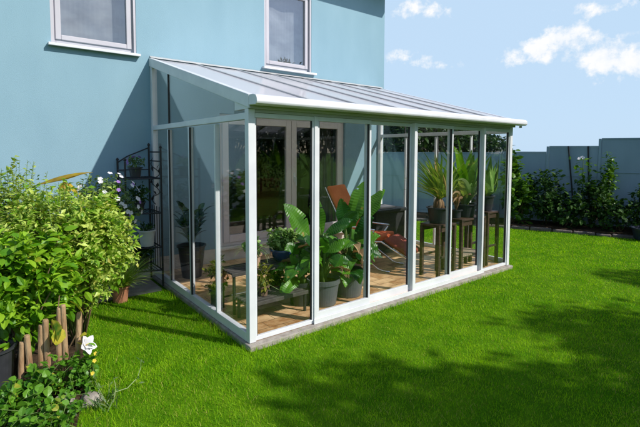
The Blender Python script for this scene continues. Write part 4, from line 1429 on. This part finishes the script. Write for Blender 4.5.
# rubber plant in a tall dark pot, back left
c = (.36, 2.30, FZ)
t = thing('rubber_plant', 'dark leaved plant in a tall black pot behind the left glass', 'potted plant', c)
pot(t, c, .19, .13, .44, 'black_pot')
st, lf = MB(), MB()
for k in range(6):
    a = k * 1.05 + .4
    top = np.array([c[0] + .16 * math.cos(a), c[1] + .16 * math.sin(a), .75 + .30 * RNG.random()])
    st.tube([(c[0], c[1], .40), (c[0] + .07 * math.cos(a), c[1] + .07 * math.sin(a), .65), top], [.012, .010, .006], 6)
    for j in range(9):
        tt = .3 + .7 * j / 8
        p = np.array([c[0], c[1], .42]) * (1 - tt) + top * tt
        arc_leaf(lf, p, a + j * 2.4, R(50), R(5), .20, .085, P_LANCE, 6, .12)
st.build('stem', 'stem_green', t)
lf.build('foliage', 'rubber_leaf', t)

# stepped metal plant bench
bn = thing('plant_bench', 'dark metal stepped plant bench behind the first front pane', 'plant bench', (.8, .7, FZ))
for nm, (x0, x1, y0, y1, z) in (('upper_shelf', (.16, 1.42, .66, .96, .47)), ('lower_shelf', (.16, .86, .30, .58, .25))):
    b = MB()
    for k in range(5):
        yy = y0 + (y1 - y0) * k / 5
        b.box(x0, x1, yy, yy + (y1 - y0) / 5 - .012, z - .022, z)
    b.box(x0 - .012, x1 + .012, y0 - .018, y0 - .002, z - .035, z + .004).box(x0 - .012, x1 + .012, y1, y1 + .016, z - .035, z + .004)
    b.build(nm, 'bench_metal', bn, bevel=.003)
    for x in (x0 + .02, x1 - .02):
        for y in (y0 + .005, y1 - .02):
            MB().box(x - .012, x + .012, y - .012, y + .012, FZ, z - .036).build('leg', 'black_metal', bn)
MB().tube([(.18, .67, .14), (1.40, .67, .14)], .011, 6).tube([(.18, .94, .14), (1.40, .94, .14)], .011, 6).build('stretcher', 'black_metal', bn)

# on the bench
c = (.47, .74, .474)
t = thing('spider_plant', 'pale terracotta pot with a trailing green plant at the left of the bench', 'potted plant', c)
pot(t, c, .075, .055, .15, 'terra_pale')
lf = MB()
for k in range(34):
    a = RNG.random() * 6.28
    arc_leaf(lf, (c[0], c[1], c[2] + .12), a, R(75 - 30 * RNG.random()), R(-40 - 40 * RNG.random()), .22 + .2 * RNG.random(), .014, P_STRAP, 8, .15)
lf.build('foliage', 'pale_leaf', t)
st, lf = shrub_parts((c[0], c[1], c[2] + .1), (c[0] - .03, c[1], c[2] + .24), (.11, .11, .10), 40, 6, .05, .03, T_OVAL, twig=.08, n_stem=6, stem_r=.004, shell=.3)
lf.build('leaves', 'succulent_leaf', t)
c = (.89, .80, .474)
t = thing('succulent_bowl', 'cobalt blue glazed bowl with a bushy succulent on the bench', 'potted plant', c)
MB().lathe([(.085, 0), (.095, .012), (.14, .06), (.165, .12), (.168, .148), (.158, .15), (.15, .12), (0, .11)], c, 36).build('bowl', 'blue_glaze', t, smooth=True)
MB().lathe([(.148, .124), (0, .135)], c, 20).build('soil', 'soil', t)
st, lf = shrub_parts((c[0], c[1], c[2] + .12), (c[0] - .02, c[1], c[2] + .25), (.21, .18, .13), 130, 7, .052, .034, T_OVAL, twig=.10, n_stem=16, stem_r=.007, shell=.25)
st.build('stem', 'stem_green', t)
lf.build('foliage', 'succulent_leaf', t)
c = (1.27, .84, .474)
t = thing('dried_plant', 'dried brown plant in a brown pot at the right end of the bench', 'potted plant', c)
pot(t, c, .085, .065, .14, 'brown_pot')
lf = MB()
for k in range(30):
    a = RNG.random() * 6.28
    arc_leaf(lf, (c[0], c[1], c[2] + .11), a, R(80 - 40 * RNG.random()), R(-20 - 60 * RNG.random()), .14 + .16 * RNG.random(), .020, P_STRAP, 7, .2, .2)
lf.build('foliage', 'dry', t)
for (c, lab, lm, n) in (((.40, .44, .254), 'little pot of olive green foliage on the lower step by the corner post', 'olive_leaf', 30),):
    small_potted('small_potted_plant', lab, c, .06, .10, 'brown_pot', lm, n, (.11, .11, .13), .06)
c = (.10, .92, FZ)
small_potted('small_potted_plant', 'yellow green plant in a dark pot on the floor left of the bench', c, .08, .24, 'black_pot', 'olive_leaf', 46, (.12, .14, .20), .065)
small_potted('small_potted_plant', 'low leafy plant in a terracotta pot on the floor under the bench', (.92, .98, FZ), .10, .12, 'terracotta', 'strap_leaf', 40, (.17, .1, .13), .08)


# two big grey tubs with banana plants, a smaller black one beside
AR, AT = np.array([.79, -.61, 0]), np.array([-.61, -.79, 0])     # along the glass view, and towards the lawn


def big_leaf(mb, b0, tip, width, bow=.12, toward=.6, droop=0.0):
    b0, tip = np.asarray(b0, float), np.asarray(tip, float)
    d = tip - b0
    ln = np.linalg.norm(d)
    mid = (b0 + tip) / 2 + np.array([0, 0, bow * ln]) + AT * bow * .4 * ln
    end = tip - np.array([0, 0, droop * ln])
    pts, ws = [], []
    NS = 34
    ph = RNG.random() * 6
    for i in range(NS):
        u = i / (NS - 1)
        pts.append(b0 * (1 - u) ** 2 + mid * 2 * u * (1 - u) + end * u * u)
        ws.append(max(.002, 1.15 * width * math.sin(math.pi * u ** .85) ** .7 * (1 + .06 * math.sin(15 * u + ph))))
    nrm = AT * toward + np.array([0, 0, 1 - toward * .6]) + RNG.normal(0, .16, 3)
    vs_, fs = [], []
    cr = [-.5, -.28, 0, .28, .5]
    tear = [RNG.random(NS) < .05, RNG.random(NS) < .05]
    for i in range(NS):
        t = pts[min(i + 1, NS - 1)] - pts[max(i - 1, 0)]
        t = t / (np.linalg.norm(t) + 1e-9)
        sd = np.cross(t, nrm)
        sd /= np.linalg.norm(sd) + 1e-9
        un = np.cross(sd, t)
        for c in cr:
            rip = .0011 * (1 if i % 2 else -1) * (abs(c) > 0) + .010 * math.sin(9 * i / NS + ph + c * 3) * abs(c) * 2
            edge = .86 if (abs(c) == .5 and tear[int(c > 0)][i]) else 1.0
            vs_.append(keep_inside(pts[i] + sd * c * ws[i] * edge + un * (abs(c) * .26 * ws[i] + rip - .10 * ws[i] * (abs(c) * 2) ** 2)))
    for i in range(NS - 1):
        for j in range(4):
            side_t = tear[0] if j < 2 else tear[1]
            if j in (0, 3) and side_t[i]:
                continue
            fs.append((i * 5 + j, i * 5 + j + 1, i * 5 + j + 6, i * 5 + j + 5))
    mb.add(vs_, fs)


def banana(label, c, r, h, potm, leaves, dry_n, low_n):
    t = thing('banana_plant', label, 'potted plant', c, 'banana plants in tubs')
    tb_ = MB().lathe([(r * .74, 0), (r * .78, .012), (r * .96, h - .055), (r * 1.04, h - .05), (r * 1.06, h), (r * .97, h), (r * .92, h - .06), (0, h - .05)], c, 36)
    tb_.build('tub', potm, t)
    MB().lathe([(r * .91, h - .048), (0, h - .03)], c, 24).build('soil', 'soil', t)
    st, lf = MB(), MB()
    z0 = c[2] + h - .05
    root = np.array([c[0], c[1], z0])
    pt = lambda q: np.array([c[0], c[1], FZ]) + AR * q[0] + np.array([0, 0, q[1]]) + AT * q[2]
    for (b0, tip, wd, tw) in leaves:
        e = pt(b0)
        st.tube([root + RNG.normal(0, .03, 3) * [1, 1, 0], (root * .4 + e * .6) + [0, 0, .03], e, e * .6 + pt(tip) * .4], [.024, .017, .011, .006], 7)
        big_leaf(lf, e, pt(tip), wd, .12, tw)
    for k in range(low_n):
        an = RNG.random() * 6.28
        b0 = root + np.array([math.cos(an), math.sin(an), 0]) * r * .45 + [0, 0, .04 + .34 * RNG.random()]
        tip = b0 + np.array([math.cos(an), math.sin(an), 0]) * (.20 + .16 * RNG.random()) + [0, 0, RNG.normal(.08, .14)]
        st.tube([root, (root + b0) / 2, b0], [.014, .01, .006], 5)
        big_leaf(lf, b0, tip, .10 + .05 * RNG.random(), .25, .5, .25)
    st.build('stem', 'stem_green', t, smooth=True)
    lf.build('foliage', 'banana_leaf', t)
    df = MB()
    for k in range(dry_n):
        an = RNG.random() * 6.28
        b0 = root + np.array([math.cos(an), math.sin(an), 0]) * .08 + [0, 0, .05 + .35 * RNG.random()]
        arc_leaf(df, b0, an, R(25), R(-80), .22 + .14 * RNG.random(), .085, P_LANCE, 8, .35, .35)
    df.build('dried_leaves', 'dry', t)
    return t


banana('banana plant in the left grey tub with a broad leaf leaning far left', (1.14, .36, FZ), .185, .30, 'grey_tub',
       [((-.16, .76, .05), (-.44, 1.16, .16), .19, .75), ((-.03, .78, 0), (-.12, 1.24, .04), .15, .7), ((.02, .80, .05), (.38, .96, .06), .15, .55),
        ((.02, .62, .08), (.36, .72, .12), .14, .55), ((.06, .54, .1), (.28, .48, .2), .13, .6), ((-.04, .56, .06), (-.22, .66, .12), .12, .6)], 9, 20)
banana('banana plant in the right grey tub with two tall upright leaves', (1.57, .42, FZ), .20, .31, 'grey_tub',
       [((.03, .84, 0), (.20, 1.38, -.02), .18, .85), ((.18, .92, .02), (.44, 1.28, .04), .15, .65), ((-.02, .72, 0), (-.10, 1.18, .08), .16, .7),
        ((.10, .66, .05), (.40, .72, .1), .15, .55), ((-.08, .62, .06), (-.36, .74, .12), .15, .6), ((.06, .52, .1), (.28, .46, .2), .14, .6),
        ((-.05, .84, .06), (.10, 1.02, .14), .16, .7)], 12, 26)
banana('young banana plant in a black pot half hidden behind the white post', (.93, .50, FZ), .125, .27, 'black_pot',
       [((-.02, .42, .03), (-.12, .58, .06), .10, .6), ((.02, .44, 0), (.08, .68, .02), .11, .8)], 2, 10)

# rust coloured reclining chair
ch = thing('reclining_chair', 'reclining garden chair with rust red cushions behind the banana plants', 'chair', (2.5, 1.35, FZ))
cf = np.array([.35, -.937, 0])     # facing
cs = np.array([.937, .35, 0])      # across
cc = np.array([2.68, 1.46, 0])
zz = np.array([0, 0, 1.0])


def cushion(name, a, b, width, thick, m):
    a, b = np.asarray(a, float), np.asarray(b, float)
    d = unit(b - a)
    nrm = unit(np.cross(d, cs))
    if nrm[2] < 0:
        nrm = -nrm
    bm_ = MB()
    bm_.obox((a + b) / 2 + nrm * thick / 2, (np.linalg.norm(b - a) / 2, width / 2, thick / 2), d, cs, nrm)
    o = bm_.build(name, m, ch, smooth=True, bevel=.03)
    return o


hip = cc + zz * .42
knee = cc + cf * .52 + zz * .46
foot = cc + cf * .92 + zz * .26
head = cc - cf * .42 + zz * 1.20
cushion('backrest_cushion', hip - cf * .02 + zz * .04, head, .52, .07, 'cushion')
cushion('seat_cushion', hip, knee, .52, .08, 'cushion')
cushion('footrest_cushion', knee + cf * .02, foot, .50, .07, 'cushion_dark')
for s in (-1, 1):
    o_ = cs * .27 * s
    fr = MB()
    fr.tube([head + o_, hip + o_, knee + o_, foot + o_], .013, 8)
    fr.build('side_frame', 'chrome', ch, smooth=True)
    fr = MB()
    fr.tube([hip + o_ - cf * .12 + zz * .22, cc + o_ + zz * .64 - cf * .1, cc + cf * .42 + o_ + zz * .62], .013, 8)
    fr.build('armrest', 'chrome', ch, smooth=True)
    fr = MB()
    fr.tube([cc + cf * .40 + o_ + zz * .6, cc + cf * .2 + o_ + zz * .3, cc + cf * -.1 + o_ + zz * (FZ + .02), cc - cf * .25 + o_ + zz * (FZ + .015)], .013, 8)
    fr.build('leg', 'chrome', ch, smooth=True)
    fr = MB()
    fr.tube([hip - cf * .1 + o_ + zz * .2, cc + cf * .22 + o_ + zz * .22, cc + cf * .48 + o_ + zz * (FZ + .03), cc + cf * .56 + o_ + zz * (FZ + .015), cc + cf * .66 + o_ + zz * (FZ + .015)], .013, 8)
    fr.build('leg', 'chrome', ch, smooth=True)

# black wicker table at the back with a pale box on it
tb_ = thing('wicker_table', 'black woven box table near the far glass wall', 'table', (3.55, 1.75, FZ))
MB().box(3.16, 3.94, 1.52, 2.14, .74, .79).build('table_top', 'wicker', tb_, bevel=.008)
b = MB().box(3.20, 3.90, 1.56, 2.10, .10, .739)
b.build('body', 'wicker', tb_, bevel=.006)
for x in (3.22, 3.85):
    for y in (1.58, 2.05):
        MB().box(x, x + .05, y, y + .05, FZ, .099).build('leg', 'black_metal', tb_)
o = MB().box(3.40, 3.72, 1.62, 1.86, .791, .822).build('flat_box', 'paper', None, base=(3.56, 1.74, .791), bevel=.004)
tag(o, 'flat pale pinkish box lying on the black table', 'box')

# dark wooden plant tables
def plant_table(label, x0, x1, y0, y1, h, slats, stretch):
    t = thing('plant_table', label, 'table', ((x0 + x1) / 2, (y0 + y1) / 2, FZ), 'dark wooden plant tables')
    MB().box(x0 - .02, x1 + .02, y0 - .02, y1 + .02, h - .03, h).build('tabletop', 'dark_wood', t, bevel=.004)
    MB().box(x0 + .022, x1 - .022, y0, y0 + .018, h - .10, h - .031).box(x0 + .022, x1 - .022, y1 - .018, y1, h - .10, h - .031).build('apron', 'dark_wood', t)
    for x in (x0, x1):
        for y in (y0, y1):
            MB().box(x - .022, x + .022, y - .022, y + .022, FZ, h - .031).build('leg', 'dark_wood', t, bevel=.003)
    if slats:
        s2 = MB()
        for k in range(11):
            x = x0 + .06 + (x1 - x0 - .12) * k / 10
            s2.box(x - .026, x + .026, y0 - .01, y1 + .01, .262, .278)
        s2.box(x0 + .023, x1 - .023, y0 + .02, y0 + .045, .235, .261).box(x0 + .023, x1 - .023, y1 - .045, y1 - .02, .235, .261)
        s2.build('slatted_shelf', 'grey_wood', t)
    if stretch:
        MB().box(x0 + .023, x1 - .023, y0 - .008, y0 + .012, .30, .33).box(x0 + .023, x1 - .023, y1 - .01, y1 + .01, .30, .33).build('stretcher', 'dark_wood', t)
    return t


plant_table('dark wooden table under the yucca pot', 2.95, 3.30, .14, .42, .765, False, True)
plant_table('dark wooden table with slatted lower shelf under the broad leaved pot', 3.44, 4.02, .12, .42, .80, True, False)
plant_table('narrow dark stool under the last pot by the end glass', 4.14, 4.42, .14, .42, .845, False, True)

c = (3.13, .28, .769)
t = thing('yucca_plant', 'spiky yucca with bare brown roots in a black pot', 'potted plant', c)
pot(t, c, .165, .125, .22, 'black_pot')
st = MB()
for k in range(7):
    a = k * .9
    st.tube([(c[0] + .05 * math.cos(a), c[1] + .05 * math.sin(a), c[2] + .16), (c[0] + .045 * math.cos(a + .5), c[1] + .045 * math.sin(a + .5), c[2] + .27), (c[0] + .01 * math.cos(a), c[1] + .01 * math.sin(a), c[2] + .38)], [.035, .032, .012], 8)
st.build('root_base', 'dry', t, smooth=True)
lf = MB()
for k in range(95):
    a = RNG.random() * 6.28
    hi = RNG.random()
    arc_leaf(lf, (c[0] + .02 * math.cos(a), c[1] + .02 * math.sin(a), c[2] + .32 + .06 * hi), a, R(25 + 60 * hi), R(-10 + 55 * hi), .40 + .36 * RNG.random(), .046, P_STRAP, 9, .25)
for (a, tl, L) in ((R(135), 62, .78), (R(-38), 80, .72), (R(60), 75, .62)):
    arc_leaf(lf, (c[0], c[1], c[2] + .36), a, R(tl), R(tl - 10), L, .045, P_STRAP, 9, .25)
lf.build('foliage', 'yucca_leaf', t)

c = (3.74, .27, .804)
t = thing('broad_strap_plant', 'upright plant with tall broad green and pale leaves in a black pot', 'potted plant', c)
pot(t, c, .165, .13, .19, 'black_pot')
lf, lp = MB(), MB()
for k in range(15):
    a = RNG.random() * 6.28
    arc_leaf(lf, (c[0] + .03 * math.cos(a), c[1] + .03 * math.sin(a), c[2] + .16), a, R(84 - 14 * RNG.random()), R(58 - 30 * RNG.random()), .62 + .40 * RNG.random(), .15, P_LANCE, 11, .14, .04)
arc_leaf(lf, (c[0], c[1], c[2] + .2), R(140), R(84), R(80), .98, .20, P_LANCE, 12, .12, .04)
for k in range(14):
    a = RNG.random() * 6.28
    arc_leaf(lp, (c[0] + .04 * math.cos(a), c[1] + .04 * math.sin(a), c[2] + .16), a, R(78 - 20 * RNG.random()), R(20 - 50 * RNG.random()), .42 + .36 * RNG.random(), .10, P_LANCE, 10, .14, .06)
lf.build('foliage', 'strap_leaf', t)
lp.build('pale_leaves', 'pale_leaf', t)
c = (3.52, .26, .804)
t = thing('dried_orchid', 'plant with drooping dried leaves in a small black pot beside the broad leaved one', 'potted plant', c)
pot(t, c, .075, .06, .12, 'black_pot')
lf = MB()
for k in range(12):
    a = RNG.random() * 6.28
    arc_leaf(lf, (c[0], c[1], c[2] + .1), a, R(86 - 10 * RNG.random()), R(20 - 90 * RNG.random()), .30 + .36 * RNG.random(), .055, P_LANCE, 10, .3, .2)
lf.build('foliage', 'dry', t)

c = (4.28, .28, .849)
t = thing('agave_plant', 'rosette of pointed green leaves in a grey ribbed pot by the end glass', 'potted plant', c)
pot(t, c, .150, .11, .23, 'black_pot')
lf = MB()
for k in range(44):
    a = RNG.random() * 6.28
    hi = RNG.random()
    arc_leaf(lf, (c[0] + .04 * math.cos(a), c[1] + .04 * math.sin(a), c[2] + .2), a, R(18 + 64 * hi), R(2 + 62 * hi), .48 + .28 * RNG.random(), .095, P_LANCE, 9, .22)
lf.build('foliage', 'succulent_leaf', t)
